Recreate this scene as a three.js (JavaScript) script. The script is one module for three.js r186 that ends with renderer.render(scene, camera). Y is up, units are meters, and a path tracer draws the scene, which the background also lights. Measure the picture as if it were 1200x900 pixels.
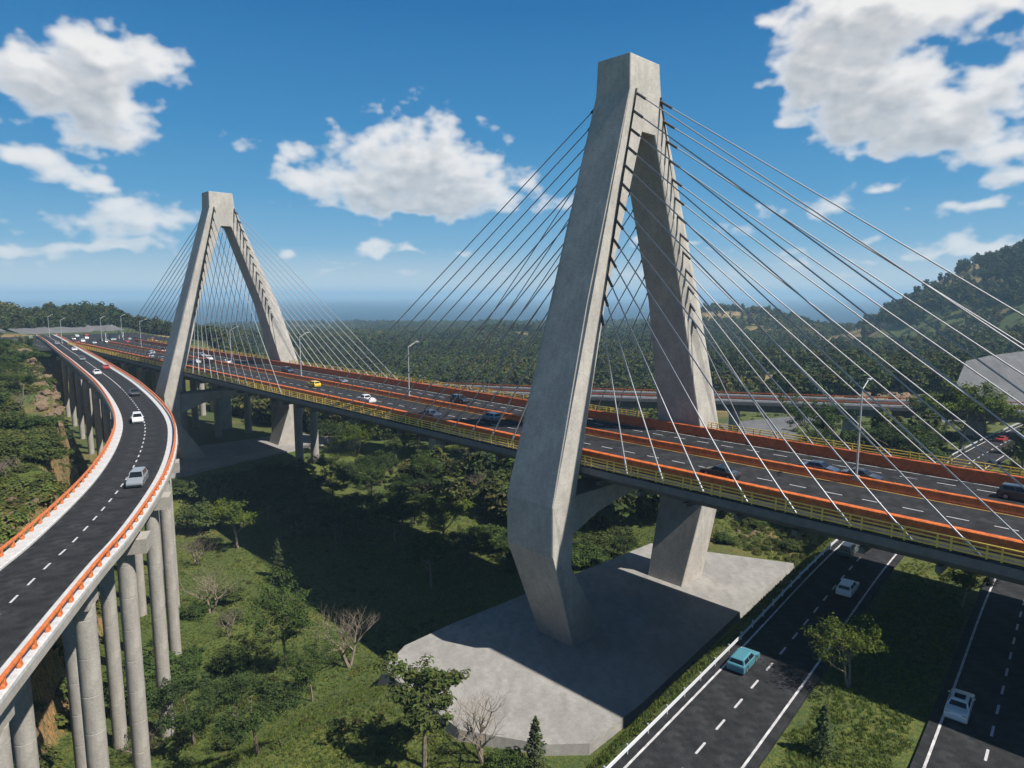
import * as THREE from 'three';
import { mergeGeometries } from 'three/addons/utils/BufferGeometryUtils.js';
import { RoundedBoxGeometry } from 'three/addons/geometries/RoundedBoxGeometry.js';

// ---------------------------------------------------------------- camera, sun, exposure
const scene = new THREE.Scene();
const CAMY = 44;                                   // camera height over the valley floor
const camera = new THREE.PerspectiveCamera(2 * Math.atan(450 / 780) * 180 / Math.PI, 4 / 3, 0.5, 60000);
camera.position.set(0, CAMY, 0);
camera.rotation.x = -7.595 * Math.PI / 180;
const renderer = new THREE.WebGLRenderer({ antialias: true });
renderer.toneMapping = THREE.LinearToneMapping;
renderer.toneMappingExposure = 1.55;
renderer.shadowMap.enabled = true;
const SUN = new THREE.Vector3(0.693, 1, 0.301).normalize();
const sun = new THREE.DirectionalLight(new THREE.Color(1, 0.95, 0.88), 5);
sun.position.copy(SUN).multiplyScalar(400).add(new THREE.Vector3(0, 0, -100));
sun.target.position.set(0, 0, -100);
sun.castShadow = true; sun.shadow.mapSize.set(4096, 4096);
Object.assign(sun.shadow.camera, { left: -350, right: 350, top: 350, bottom: -350, near: 1, far: 1200 });
scene.add(sun, sun.target);
scene.fog = new THREE.FogExp2(new THREE.Color().setRGB(0.48, 0.77, 1.0), 0.00021);

// ---------------------------------------------------------------- noise helpers
function rng(seed) { let a = seed >>> 0; return () => { a = (a + 0x6D2B79F5) | 0; let t = Math.imul(a ^ (a >>> 15), 1 | a); t = (t + Math.imul(t ^ (t >>> 7), 61 | t)) ^ t; return ((t ^ (t >>> 14)) >>> 0) / 4294967296; }; }
const PERM = new Uint8Array(512); { const r = rng(77), p = [...Array(256).keys()]; for (let i = 255; i > 0; i--) { const j = Math.floor(r() * (i + 1)); [p[i], p[j]] = [p[j], p[i]]; } for (let i = 0; i < 512; i++) PERM[i] = p[i & 255]; }
const fade = t => t * t * t * (t * (t * 6 - 15) + 10), lerp = (a, b, t) => a + (b - a) * t;
const sstep = (a, b, x) => { const t = Math.min(1, Math.max(0, (x - a) / (b - a))); return t * t * (3 - 2 * t); };
const clamp = (x, a = 0, b = 1) => Math.min(b, Math.max(a, x));
function g3(h, x, y, z) { h &= 15; const u = h < 8 ? x : y, v = h < 4 ? y : h === 12 || h === 14 ? x : z; return ((h & 1) ? -u : u) + ((h & 2) ? -v : v); }
function noise3(x, y, z) {
  const fx = Math.floor(x), fy = Math.floor(y), fz = Math.floor(z), X = fx & 255, Y = fy & 255, Z = fz & 255; x -= fx; y -= fy; z -= fz;
  const u = fade(x), v = fade(y), w = fade(z), A = PERM[X] + Y, AA = PERM[A] + Z, AB = PERM[A + 1] + Z, B = PERM[X + 1] + Y, BA = PERM[B] + Z, BB = PERM[B + 1] + Z;
  return lerp(lerp(lerp(g3(PERM[AA], x, y, z), g3(PERM[BA], x - 1, y, z), u), lerp(g3(PERM[AB], x, y - 1, z), g3(PERM[BB], x - 1, y - 1, z), u), v),
    lerp(lerp(g3(PERM[AA + 1], x, y, z - 1), g3(PERM[BA + 1], x - 1, y, z - 1), u), lerp(g3(PERM[AB + 1], x, y - 1, z - 1), g3(PERM[BB + 1], x - 1, y - 1, z - 1), u), v), w);
}
function fbm3(x, y, z, o) { let s = 0, a = 0.5; for (let i = 0; i < o; i++) { s += a * noise3(x, y, z); x = x * 2.03 + 7.1; y = y * 2.03 + 3.7; z = z * 2.03 + 1.3; a *= 0.5; } return s; }
const fbm2 = (x, y, o = 4) => fbm3(x, y, 0.37, o);

// ---------------------------------------------------------------- sky: clear blue air with scattered cumulus
{
  const SKY = .585, W = 4096, H = 2048, data = new Float32Array(W * H * 4), D = Math.PI / 180;
  // clouds: azimuth (right of north), elevation, half width, half height in degrees, strength
  const px = (x, y, rx, ry, s = 1) => { const X = (x - 600) / 780, Y = -(y - 450) / 780, c = 0.99123, n = 0.13217, yy = Y * c - n, f = c + Y * n; return [Math.atan2(X, f) / D, Math.atan2(yy, Math.hypot(X, f)) / D, rx / 13.6, ry / 13.6, s]; };
  const blobs = [
    px(40, 92, 62, 34), px(112, 62, 40, 30), px(115, 115, 55, 44), px(185, 72, 38, 22, .75), px(125, 160, 48, 26), px(215, 92, 26, 14, .5),
    px(25, 182, 48, 17, .8), px(78, 204, 46, 14, .85), px(128, 220, 30, 9, .6), px(160, 256, 66, 27), px(135, 285, 36, 7, .7), px(20, 262, 26, 7, .4), px(40, 312, 34, 5, .4), px(125, 312, 40, 6, .45),
    px(488, 190, 84, 62), px(442, 220, 70, 38), px(562, 212, 64, 40), px(515, 242, 100, 20, .85), px(350, 208, 38, 22, .85), px(345, 178, 26, 14, .7), px(280, 168, 26, 9, .55), px(290, 210, 20, 10, .5), px(437, 292, 30, 14, .9), px(532, 300, 18, 8, .7), px(336, 300, 16, 9, .8), px(400, 298, 20, 5, .4), px(650, 240, 50, 18, .5),
    px(985, 18, 66, 26), px(1080, 14, 70, 30, .95), px(1165, 8, 45, 22, .9), px(945, 92, 36, 44), px(1000, 70, 55, 48), px(1045, 110, 66, 52), px(1125, 135, 60, 40), px(1010, 150, 60, 28, .9), px(1090, 165, 70, 24, .9), px(910, 20, 28, 14, .5), px(925, 140, 22, 12, .5),
    px(1172, 182, 40, 18, .9), px(1200, 80, 22, 26, .85), px(1200, 206, 26, 8, .6), px(975, 244, 46, 20, .75), px(1032, 218, 22, 11, .8), px(1140, 243, 34, 11, .85), px(1068, 244, 26, 6, .5), px(1140, 294, 46, 13, .9), px(1062, 298, 30, 7, .5), px(905, 242, 30, 10, .5), px(855, 272, 32, 12, .55), px(1165, 215, 16, 7, .5), px(20, 300, 22, 6, .6), px(85, 268, 26, 8, .5), px(205, 232, 16, 7, .6), px(262, 300, 18, 7, .5), px(390, 318, 30, 5, .5), px(470, 322, 34, 5, .45), px(590, 318, 26, 5, .5), px(655, 300, 24, 9, .6), px(700, 320, 36, 6, .5), px(870, 322, 30, 7, .5), px(930, 300, 26, 9, .55), px(990, 325, 34, 6, .5), px(1010, 275, 18, 6, .55), px(745, 290, 30, 8, .5), px(905, 60, 16, 14, .35), px(895, 110, 10, 10, .3),
  ];
  const r = rng(5);
  for (let i = 0; i < 45; i++) { const az = 42 + r() * 276, el = 3 + Math.pow(r(), 1.3) * 62, s = 2 + r() * 6.5; for (let k = 0; k < 4; k++) blobs.push([az + (r() - .5) * s * 1.6, el + (r() - .5) * s * .5, s * (.5 + r() * .5) / Math.cos(el * D) ** .5, s * (.3 + r() * .3), .6 + r() * .4]); }
  for (let i = 0; i < 14; i++) { const az = -40 + r() * 80, el = 26 + r() * 50, s = 3 + r() * 6; for (let k = 0; k < 4; k++) blobs.push([az + (r() - .5) * s * 1.6, el + (r() - .5) * s * .5, s * .8, s * .5, .7]); }
  // low bank of faint clouds over the horizon, all round
  for (let i = 0; i < 90; i++) blobs.push([r() * 360 - 180, 1.2 + r() * 3.2, 2 + r() * 3, .35 + r() * .5, .35 + r() * .3]);
  const buckets = Array.from({ length: 72 }, () => []);
  for (const b of blobs) { b[0] = ((b[0] + 540) % 360) - 180; for (let k = 0; k < 72; k++) { let da = k * 5 + 2.5 - 180 - b[0]; da = Math.abs(((da + 540) % 360) - 180); if (da < b[2] * 1.9 + 5) buckets[k].push(b); } }
  const dens = (az, el, o) => {
    const a = az * D, e = el * D, ce = Math.cos(e), X = Math.sin(a) * ce * 9, Y = Math.sin(e) * 14, Z = Math.cos(a) * ce * 9;
    const wx = noise3(X * 2.2, Y * 2.2, Z * 2.2) * 1.0 + noise3(X * 6, Y * 6, Z * 6) * .5, wy = noise3(X * 2.2 + 31, Y * 2.2, Z * 2.2) * .7 + noise3(X * 6 + 9, Y * 6, Z * 6) * .4;
    const A = az + wx, E2 = el + wy; let m = -1, sum = 0;
    for (const b of buckets[Math.min(71, Math.max(0, Math.floor((az + 180) / 5)))]) {
      let da = A - b[0]; if (da > 180) da -= 360; else if (da < -180) da += 360;
      const de = E2 - b[1]; const q = (da / b[2]) ** 2 + (de / (de < 0 ? b[3] * .75 : b[3] * 1.05)) ** 2;
      if (q < 3.4) { const f = Math.exp(-q * 1.15) * b[4]; sum += f; if (f > m) m = f; }
    }
    if (sum <= 0.02) return -1;
    const base = Math.min(1.25, m * .55 + sum * .5);
    const n = fbm3(X * 3.1, Y * 3.1, Z * 3.1, o);
    return base - .44 + n * .95;
  };
  const grad = [[0, .74, .82, .87], [1.5, .54, .69, .79], [4, .23, .49, .73], [8, .115, .375, .67], [13, .06, .285, .59], [22, .025, .18, .46], [40, .016, .11, .30], [90, .012, .07, .2]];
  for (let j = 0; j < H; j++) {
    const el = (j + .5) / H * 180 - 90;
    let k = 0; const ee = Math.max(0, el); while (k < grad.length - 2 && grad[k + 1][0] < ee) k++;
    const g0 = grad[k], g1 = grad[k + 1], t = clamp((ee - g0[0]) / (g1[0] - g0[0]));
    const sr = lerp(g0[1], g1[1], t), sg = lerp(g0[2], g1[2], t), sb = lerp(g0[3], g1[3], t);
    for (let i = 0; i < W; i++) {
      // three's equirect: u = atan2(z, x) / 2pi + .5 ; direction (sin az, ., -cos az)
      const ph = ((i + .5) / W - .5) * 2 * Math.PI, dx = Math.cos(ph), dz = Math.sin(ph), az = Math.atan2(dx, -dz) / D;
      let R = sr, G = sg, B = sb;
      if (el > 0) {
        const d = dens(az, el, 6);
        if (d > 0) {
          const a = (1 - Math.exp(-d * 2.6 - d * d * 4)) * clamp((el - .3) / 2.2, .0, 1) * .97;
          const d2 = dens(az + .8, el + 1.7, 3), d3 = dens(az + .4, el + .6, 4), ds = dens(az, el, 4), thick = sstep(.1, .8, d);
          let L = clamp(1.02 - .6 * clamp(d2 * 1.15 + .1) * thick + (ds - d3) * .42, .0, 1);
          L = lerp(.86, L, sstep(.05, .5, d));
          const cr = lerp(.34, 1.02, L), cg = lerp(.39, 1.0, L), cb = lerp(.45, .975, L), hz = Math.exp(-el / 6) * .45;
          R = lerp(R, lerp(cr, sr, hz), a); G = lerp(G, lerp(cg, sg, hz), a); B = lerp(B, lerp(cb, sb, hz), a);
        }
      }
      const o = (j * W + i) * 4; data[o] = R * SKY; data[o + 1] = G * SKY; data[o + 2] = B * SKY; data[o + 3] = 1;
    }
  }
  const tex = new THREE.DataTexture(data, W, H, THREE.RGBAFormat, THREE.FloatType);
  tex.mapping = THREE.EquirectangularReflectionMapping; tex.magFilter = tex.minFilter = THREE.LinearFilter; tex.colorSpace = THREE.LinearSRGBColorSpace; tex.needsUpdate = true;
  scene.background = tex; scene.environment = tex;
}

// ---------------------------------------------------------------- textures and materials
function tileNoise(n, cells, seed) {            // tileable value noise, 0..1
  const r = rng(seed), g = new Float32Array(cells * cells).map(() => r()), out = new Float32Array(n * n);
  for (let y = 0; y < n; y++) for (let x = 0; x < n; x++) { const u = x / n * cells, v = y / n * cells, i = Math.floor(u), j = Math.floor(v), fu = fade(u - i), fv = fade(v - j), i1 = (i + 1) % cells, j1 = (j + 1) % cells; out[y * n + x] = lerp(lerp(g[j * cells + i], g[j * cells + i1], fu), lerp(g[j1 * cells + i], g[j1 * cells + i1], fu), fv); }
  return out;
}
function tex(n, fn, srgb = true) {
  const d = new Uint8Array(n * n * 4);
  for (let i = 0; i < n * n; i++) { const c = fn(i % n, Math.floor(i / n), i); for (let k = 0; k < 3; k++) d[i * 4 + k] = clamp(Array.isArray(c) ? c[k] : c) * 255; d[i * 4 + 3] = 255; }
  const t = new THREE.DataTexture(d, n, n); t.wrapS = t.wrapT = THREE.RepeatWrapping; t.magFilter = THREE.LinearFilter; t.minFilter = THREE.LinearMipmapLinearFilter; t.generateMipmaps = true; if (srgb) t.colorSpace = THREE.SRGBColorSpace; t.needsUpdate = true; return t;
}
const N = 512, nA = tileNoise(N, 4, 1), nB = tileNoise(N, 9, 2), nC = tileNoise(N, 24, 3), nD = tileNoise(N, 70, 4), nE = tileNoise(N, 256, 5), nF = tileNoise(N, 130, 6);
const concreteTex = tex(N, (x, y, i) => { const st = nC[(y >> 3) * N + x]; const v = .82 + (nA[i] - .5) * .05 + (nB[i] - .5) * .05 + (nC[i] - .5) * .05 + (nD[i] - .5) * .07 + (nE[i] - .5) * .12 + (st - .5) * .05; const p = nF[i] > .96 ? -.06 : 0; return [v + p, (v + p) * .982, (v + p) * .95]; });
const concreteBump = tex(N, (x, y, i) => .5 + (nD[i] - .5) * .4 + (nE[i] - .5) * .5, false);
const slabTex = tex(N, (x, y, i) => { const w = nB[((y + Math.floor(nA[i] * 90)) & 511) * N + ((x * 2) & 511)]; const v = .81 + (nA[i] - .5) * .07 + (w - .5) * .08 + (nC[i] - .5) * .05 + (nD[i] - .5) * .06 + (nE[i] - .5) * .06; return [v, v * .99, v * .972]; });
const asphaltTex = tex(N, (x, y, i) => { const v = .62 + (nE[i] - .5) * .42 + (nF[i] - .5) * .22 + (nB[i] - .5) * .16 + (nA[i] - .5) * .16; return [v, v, v * 1.01]; });
const paintTex = tex(N, (x, y, i) => { const chip = nD[i] > .86 && nE[i] > .35 ? -.14 : 0; const v = .86 + (nB[i] - .5) * .16 + (nC[i] - .5) * .14 + (nE[i] - .5) * .08 + chip; return [v, v * (.985 + (nC[i] - .5) * .06), v]; });
const grassTex = tex(N, (x, y, i) => { const v = .74 + (nE[i] - .5) * .4 + (nF[i] - .5) * .3 + (nD[i] - .5) * .22 + (nC[i] - .5) * .14; return [v * (1 + (nC[i] - .5) * .22), v, v * .9]; });
const grassBump = tex(N, (x, y, i) => nE[i] * .6 + nF[i] * .4, false);
const barkTex = tex(256, (x, y) => { const i = ((y >> 2) & 511) * N + ((x * 2) & 511); const v = .72 + (nC[i] - .5) * .5 + (nE[y * 2 * N + x * 2] - .5) * .3; return [v, v * .95, v * .88]; });
const lin = (r, g, b) => new THREE.Color().setRGB(r, g, b);
const std = (o) => new THREE.MeshStandardMaterial(o);
const M = {
  concrete: std({ color: lin(.575, .558, .532), map: concreteTex, bumpMap: concreteBump, bumpScale: .012, roughness: .9 }),
  slab: std({ color: lin(.36, .352, .338), map: slabTex, bumpMap: concreteBump, bumpScale: .01, roughness: .88 }),
  column: std({ color: lin(0.458, 0.442, 0.419), map: concreteTex, bumpMap: concreteBump, bumpScale: .012, roughness: .92 }),
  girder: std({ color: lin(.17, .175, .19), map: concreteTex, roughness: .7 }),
  asphalt: new THREE.MeshPhysicalMaterial({ specularIntensity: .3, color: lin(.062, .062, .064), map: asphaltTex, bumpMap: asphaltTex, bumpScale: .006, roughness: .93 }),
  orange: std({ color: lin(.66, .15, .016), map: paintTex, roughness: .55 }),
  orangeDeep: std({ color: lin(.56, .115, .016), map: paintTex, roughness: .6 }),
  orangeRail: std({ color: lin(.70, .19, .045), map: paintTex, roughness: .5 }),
  yellow: std({ color: lin(.72, .50, .07), roughness: .5 }),
  white: std({ color: lin(0.664, 0.679, 0.711), map: concreteTex, roughness: .7 }),
  lineWhite: std({ color: lin(0.585, 0.585, 0.569), map: paintTex, roughness: .75 }),
  lineYellow: std({ color: lin(0.569, 0.332, 0.0316), map: paintTex, roughness: .75 }),
  cable: std({ color: lin(.34, .34, .345), roughness: .45, metalness: .25 }),
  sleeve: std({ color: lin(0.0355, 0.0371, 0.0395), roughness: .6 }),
  galv: std({ color: lin(0.411, 0.419, 0.435), roughness: .5, metalness: .35 }),
  pole: std({ color: lin(0.435, 0.442, 0.45), roughness: .45, metalness: .3 }),
  lens: std({ color: lin(0.553, 0.553, 0.514), roughness: .3 }),
  bark: std({ color: lin(0.205, 0.174, 0.142), map: barkTex, roughness: .95 }),
  barkPale: std({ color: lin(0.332, 0.3, 0.261), map: barkTex, roughness: .95 }),
  tyre: std({ color: lin(0.0158, 0.0158, 0.0166), roughness: .85 }),
  rim: std({ color: lin(0.332, 0.34, 0.356), roughness: .35, metalness: .7 }),
  glass: new THREE.MeshPhysicalMaterial({ specularIntensity: .6, color: lin(0.00948, 0.0118, 0.0142), roughness: .12, metalness: 0 }),
  black: std({ color: lin(0.0158, 0.0158, 0.0174), roughness: .6 }),
  redLens: std({ color: lin(0.356, 0.0158, 0.0118), roughness: .25 }),
  headLens: std({ color: lin(0.569, 0.585, 0.6), roughness: .15 }),
  plate: std({ color: lin(0.553, 0.49, 0.237), roughness: .5 }),
  rock: std({ color: lin(.27, .195, .125), map: concreteTex, bumpMap: concreteBump, bumpScale: .08, roughness: .95 }),
};
const leafMat = (r, g, b) => new THREE.MeshPhysicalMaterial({ color: lin(r, g, b), vertexColors: true, roughness: .95, specularIntensity: .3, transmission: .25, thickness: 0, side: THREE.DoubleSide });
const LEAF = { mid: leafMat(0.0464, 0.08, 0.0192), deep: leafMat(0.0336, 0.06, 0.0176), bright: leafMat(0.084, 0.12, 0.0176), blue: leafMat(.07, .095, .045), olive: leafMat(0.06, 0.084, 0.024) };

// ---------------------------------------------------------------- frames and helpers
// u runs along the bridge (away to the left), v across it; h is height relative to the camera
const ANG = 44.378 * Math.PI / 180, UX = -Math.sin(ANG), UF = Math.cos(ANG), VX = Math.cos(ANG), VF = Math.sin(ANG);
const W3 = (u, v, h) => new THREE.Vector3(u * UX + v * VX, h + CAMY, -(u * UF + v * VF));
const toUV = (x, z) => [x * UX - z * UF, x * VX - z * VF];
const names = new Map();
const numbered = n => { const k = names.get(n) || 0; names.set(n, k + 1); return k ? n + '_' + String(k).padStart(3, '0') : n; };
function fin(m) { m.castShadow = m.receiveShadow = true; return m; }
function thing(name, label, category, pos = [0, 0, 0], turn = 0, group) { const o = new THREE.Group(); o.name = numbered(name); o.position.set(...pos); o.rotation.y = turn; o.userData = { label, category }; if (group) o.userData.group = group; scene.add(o); return o; }
function part(name, geo, mat, parent, extra) { const m = fin(new THREE.Mesh(geo, mat)); m.name = name; if (extra) Object.assign(m.userData, extra); parent.add(m); return m; }
function solo(name, geo, mat, label, category, group) { const m = fin(new THREE.Mesh(geo, mat)); m.name = numbered(name); m.userData = { label, category }; if (group) m.userData.group = group; scene.add(m); return m; }
function struct(name, geo, mat) { const m = fin(new THREE.Mesh(geo, mat)); m.name = numbered(name); m.userData.kind = 'structure'; scene.add(m); return m; }
function copyOf(o, label, group) { const c = o.clone(); c.name = numbered(o.name.replace(/_\d{3}$/, '')); c.userData = { ...o.userData }; if (label) c.userData.label = label; if (group) c.userData.group = group; scene.add(c); return c; }
function clean(g) { const n = g.index ? g.toNonIndexed() : g; for (const k of Object.keys(n.attributes)) if (!['position', 'normal', 'uv', 'color'].includes(k)) n.deleteAttribute(k); if (!n.attributes.normal) n.computeVertexNormals(); if (!n.attributes.uv) n.setAttribute('uv', new THREE.BufferAttribute(new Float32Array(n.attributes.position.count * 2), 2)); n.morphAttributes = {}; return n; }
const merge = gs => mergeGeometries(gs.map(clean));
function boxUV(g0, s = 6, ox = 0) {                   // uv in metres / s by the way each face points
  const g = g0.index ? g0.toNonIndexed() : g0, p = g.attributes.position, uv = new Float32Array(p.count * 2), a = new THREE.Vector3(), b = new THREE.Vector3(), c = new THREE.Vector3(), n = new THREE.Vector3();
  for (let i = 0; i < p.count; i += 3) {
    a.fromBufferAttribute(p, i); b.fromBufferAttribute(p, i + 1); c.fromBufferAttribute(p, i + 2); n.copy(b).sub(a).cross(c.clone().sub(a)); const x = Math.abs(n.x), y = Math.abs(n.y), z = Math.abs(n.z);
    [a, b, c].forEach((q, k) => { const o = (i + k) * 2; if (y >= x && y >= z) { uv[o] = q.x / s; uv[o + 1] = q.z / s; } else if (x >= z) { uv[o] = q.z / s; uv[o + 1] = q.y / s; } else { uv[o] = q.x / s; uv[o + 1] = q.y / s; } uv[o] += ox; uv[o + 1] += ox * .7; });
  }
  g.setAttribute('uv', new THREE.BufferAttribute(uv, 2)); if (!g.attributes.normal) g.computeVertexNormals(); return g;
}
function quadsGeo(quads) {                              // list of [a,b,c,d] Vector3 quads (counter-clockwise)
  const P = []; for (const [a, b, c, d] of quads) for (const q of d ? [a, b, c, a, c, d] : [a, b, c]) P.push(q.x, q.y, q.z);
  const g = new THREE.BufferGeometry(); g.setAttribute('position', new THREE.Float32BufferAttribute(P, 3)); g.computeVertexNormals(); return g;
}
// sweep a closed profile [[offset to the right, height], ...] along points with right vectors
function sweep(pts, prof, s = 4, caps = true) {
  const at = (i, k) => { const p = pts[i], [o, h] = prof[k % prof.length]; return new THREE.Vector3(p.x + p.rx * o, p.y + h, p.z + p.rz * o); }, q = [], P = [], UV = [];
  let per = [0]; for (let k = 0; k < prof.length; k++) { const a = prof[k], b = prof[(k + 1) % prof.length]; per.push(per[k] + Math.hypot(a[0] - b[0], a[1] - b[1])); }
  let len = 0;
  for (let i = 0; i + 1 < pts.length; i++) {
    const l2 = len + Math.hypot(pts[i + 1].x - pts[i].x, pts[i + 1].z - pts[i].z);
    for (let k = 0; k < prof.length; k++) {
      const A = at(i, k), B = at(i, k + 1), C = at(i + 1, k + 1), Dd = at(i + 1, k);
      for (const [v, x, y] of [[A, len, per[k]], [Dd, l2, per[k]], [C, l2, per[k + 1]], [A, len, per[k]], [C, l2, per[k + 1]], [B, len, per[k + 1]]]) { P.push(v.x, v.y, v.z); UV.push(x / s, y / s); }
    }
    len = l2;
  }
  if (caps) for (const [i, f] of [[0, 1], [pts.length - 1, 0]]) { const sh = THREE.ShapeUtils.triangulateShape(prof.map(a => new THREE.Vector2(a[0], a[1])), []); for (const t of sh) for (const k of f ? t : [t[0], t[2], t[1]]) { const v = at(i, k); P.push(v.x, v.y, v.z); UV.push(prof[k][0] / s, prof[k][1] / s); } }
  const g = new THREE.BufferGeometry(); g.setAttribute('position', new THREE.Float32BufferAttribute(P, 3)); g.setAttribute('uv', new THREE.Float32BufferAttribute(UV, 2)); g.computeVertexNormals(); return g;
}
function pathFrom(list, step) {                       // smooth path through [x, y, z] with right vectors
  const c = new THREE.CatmullRomCurve3(list.map(p => new THREE.Vector3(...p)), false, 'centripetal'), L = c.getLength(), n = Math.max(2, Math.round(L / step)), out = [];
  c.arcLengthDivisions = 600; c.updateArcLengths();
  for (let i = 0; i <= n; i++) { const p = c.getPointAt(i / n), t = c.getTangentAt(i / n), l = Math.hypot(t.x, t.z); out.push({ x: p.x, y: p.y, z: p.z, rx: -t.z / l, rz: t.x / l, tx: t.x / l, tz: t.z / l, s: L * i / n }); }
  return out;
}
const rect = (o0, o1, h0, h1) => [[o0, h0], [o1, h0], [o1, h1], [o0, h1]];
function shiftPath(p, dx, dy, dz) { return p.map(q => ({ ...q, x: q.x + dx, y: q.y + dy, z: q.z + dz })); }
function rod(a, b, r, n = 6, r2 = r) { const d = b.clone().sub(a), g = new THREE.CylinderGeometry(r2, r, d.length(), n, 1); g.applyQuaternion(new THREE.Quaternion().setFromUnitVectors(new THREE.Vector3(0, 1, 0), d.clone().normalize())); g.translate((a.x + b.x) / 2, (a.y + b.y) / 2, (a.z + b.z) / 2); return g; }
const box = (sx, sy, sz, x = 0, y = 0, z = 0) => new THREE.BoxGeometry(sx, sy, sz).translate(x, y, z);

// ---------------------------------------------------------------- the lines of the place
const RAMP_H = -20;
const rampPath = pathFrom([[-17, 24, 18], [-23, 24, -8], [-30.4, 24, -33], [-34.3, 24, -46.3], [-36.0, 24, -52.7], [-42.5, 24, -71.5], [-51.5, 24, -91.3], [-60.6, 24, -107.6], [-84.8, 24, -143], [-120.5, 24, -190], [-165, 24, -247], [-204, 24, -297], [-236, 24, -337]], 1.0);
const uvPath = (l, h, step) => pathFrom(l.map(([v, u]) => { const p = W3(u, v, h); return [p.x, p.y, p.z]; }), step);
const ROAD_H = -32.5;
const roadL = uvPath([[-40, 15.5], [0, 18.6], [35, 21.6], [55, 23.4], [92, 26.8], [150, 28.2], [211, 24.6], [290, 15], [380, -5]], ROAD_H, 2);
const roadR = uvPath([[-40, -.5], [0, 3.6], [50, 7.1], [63, 8.1], [93, 10.3], [150, 11.5], [211, 7.5], [290, -3], [380, -24]], ROAD_H, 2);
const viaPath = pathFrom([[150, 18, -141], [111, 18, -153], [54, 18, -167.5], [20, 18, -175], [-19, 18, -186], [-62, 18, -200], [-110, 18.5, -226]], 2);
function nearest(path, x, z, stride = 2) { let bd = 1e9, bi = 0; for (let i = 0; i < path.length; i += stride) { const d = (path[i].x - x) ** 2 + (path[i].z - z) ** 2; if (d < bd) { bd = d; bi = i; } } const p = path[bi]; return { i: bi, p, d: Math.sqrt(bd), side: (x - p.x) * p.rx + (z - p.z) * p.rz }; }
const roadEdge = v => { for (let i = 0; i + 1 < roadL.length; i++) { const [u0, v0] = toUV(roadL[i].x, roadL[i].z), [u1, v1] = toUV(roadL[i + 1].x, roadL[i + 1].z); if (v >= v0 && v <= v1) return lerp(u0, u1, (v - v0) / (v1 - v0)) + 3.9; } return v < 0 ? 20 : 0; };

// ---------------------------------------------------------------- terrain
const gauss = (x, z, cx, cz, rx, rz) => Math.exp(-(((x - cx) / rx) ** 2) - (((z - cz) / rz) ** 2));
function heightAt(x, z) {                              // height relative to the camera
  const r = Math.hypot(x, z), [u, v] = toUV(x, z);
  let h = -44.4 + fbm2(x * .02, z * .02, 3) * 1.6 * sstep(20, 90, r);
  // far country: rolling wooded plain that falls away, hills and the mountain
  const far = sstep(260, 1500, r);
  h += far * (-24 + fbm2(x * .0022, z * .0022, 4) * 18) - sstep(1500, 2100, r) * 26 + sstep(200, 420, r) * fbm2(x * .009 + 9, z * .009, 3) * 6;
  const rough = fbm2(x * .006, z * .006, 5), rid = 1 - Math.abs(fbm2(x * .004 + 40, z * .004, 4)) * 2;
  h += gauss(x, z, 300, -900, 95, 160) * 37 * (1 + rough * .5) + gauss(x, z, 405, -930, 80, 110) * 7 + gauss(x, z, 215, -840, 60, 90) * 8;
  const dm = Math.hypot(x - 1010, (z + 640) / .55); { const mt = Math.max(0, 1 - dm / 676) ** 1.04 * 420 * (.93 + rid * .12 + rough * .35); h += mt > 80 ? 80 + 34 * (1 - Math.exp(-(mt - 80) / 34)) : mt; }
  h += gauss(x, z, 430, -430, 130, 90) * 24 * (1 + rough * .4);
  h += gauss(x, z, 0, -760, 60, 60) * 12 + gauss(x, z, -300, -560, 120, 100) * 14;
  h -= 5.7 * sstep(59, 72, u) * (1 - sstep(150, 176, u)) * (1 - sstep(98, 122, v));      // the valley dips beside the slab
  // plateau that carries the lower road on the right
  const e = roadEdge(clamp(v, -39, 379)), wide = v < 112 ? 10.5 : 10.5 + (v - 112) * 1.3;
  const right = (1 - sstep(0, wide, u - e)) * sstep(-80, -20, v) * (1 - sstep(330, 460, v));
  h = lerp(h, ROAD_H - .3 + sstep(12, 40, e - u - 24) * fbm2(x * .03, z * .03, 3) * 3, right);
  // bank on the left of the ramp, ending in a rock face along it
  if (x < 30 && r < 620) {
    const n = nearest(rampPath, x, z, 4), dl = -n.side, s = n.p.s;
    const plate = lerp(-30.5, -25.5, sstep(55, 120, s)) + lerp(0, 8.5, sstep(120, 330, s)) + sstep(10, 90, dl) * 9 + fbm2(x * .03 + 3, z * .03, 4) * 4.2;
    const edge = 8.2 + fbm2(x * .06, z * .06, 3) * 3.4, t = sstep(edge, edge + 4.6, dl) * sstep(28, 46, s) * (1 - sstep(480, 620, r));
    if (n.i < rampPath.length - 6 || dl > 0) h = lerp(h, plate, t);
  }
  // the ground meets the decks beyond the far pylon
  const land = sstep(286, 318, u) * sstep(28, 44, v) * (1 - sstep(112, 150, v)) * (1 - sstep(470, 640, u)); h = lerp(h, -20.75 + sstep(400, 520, u) * 7, land);
  return h;
}
const SOIL = lin(.27, .165, .10), ROCKC = lin(.29, .21, .145);
const bareAt = (x, z) => sstep(.15, .25, fbm2(x * .018 + 20, z * .018, 5) + gauss(x, z, 300, -880, 140, 220) * .2 + gauss(x, z, 560, -640, 220, 260) * .06);
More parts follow.
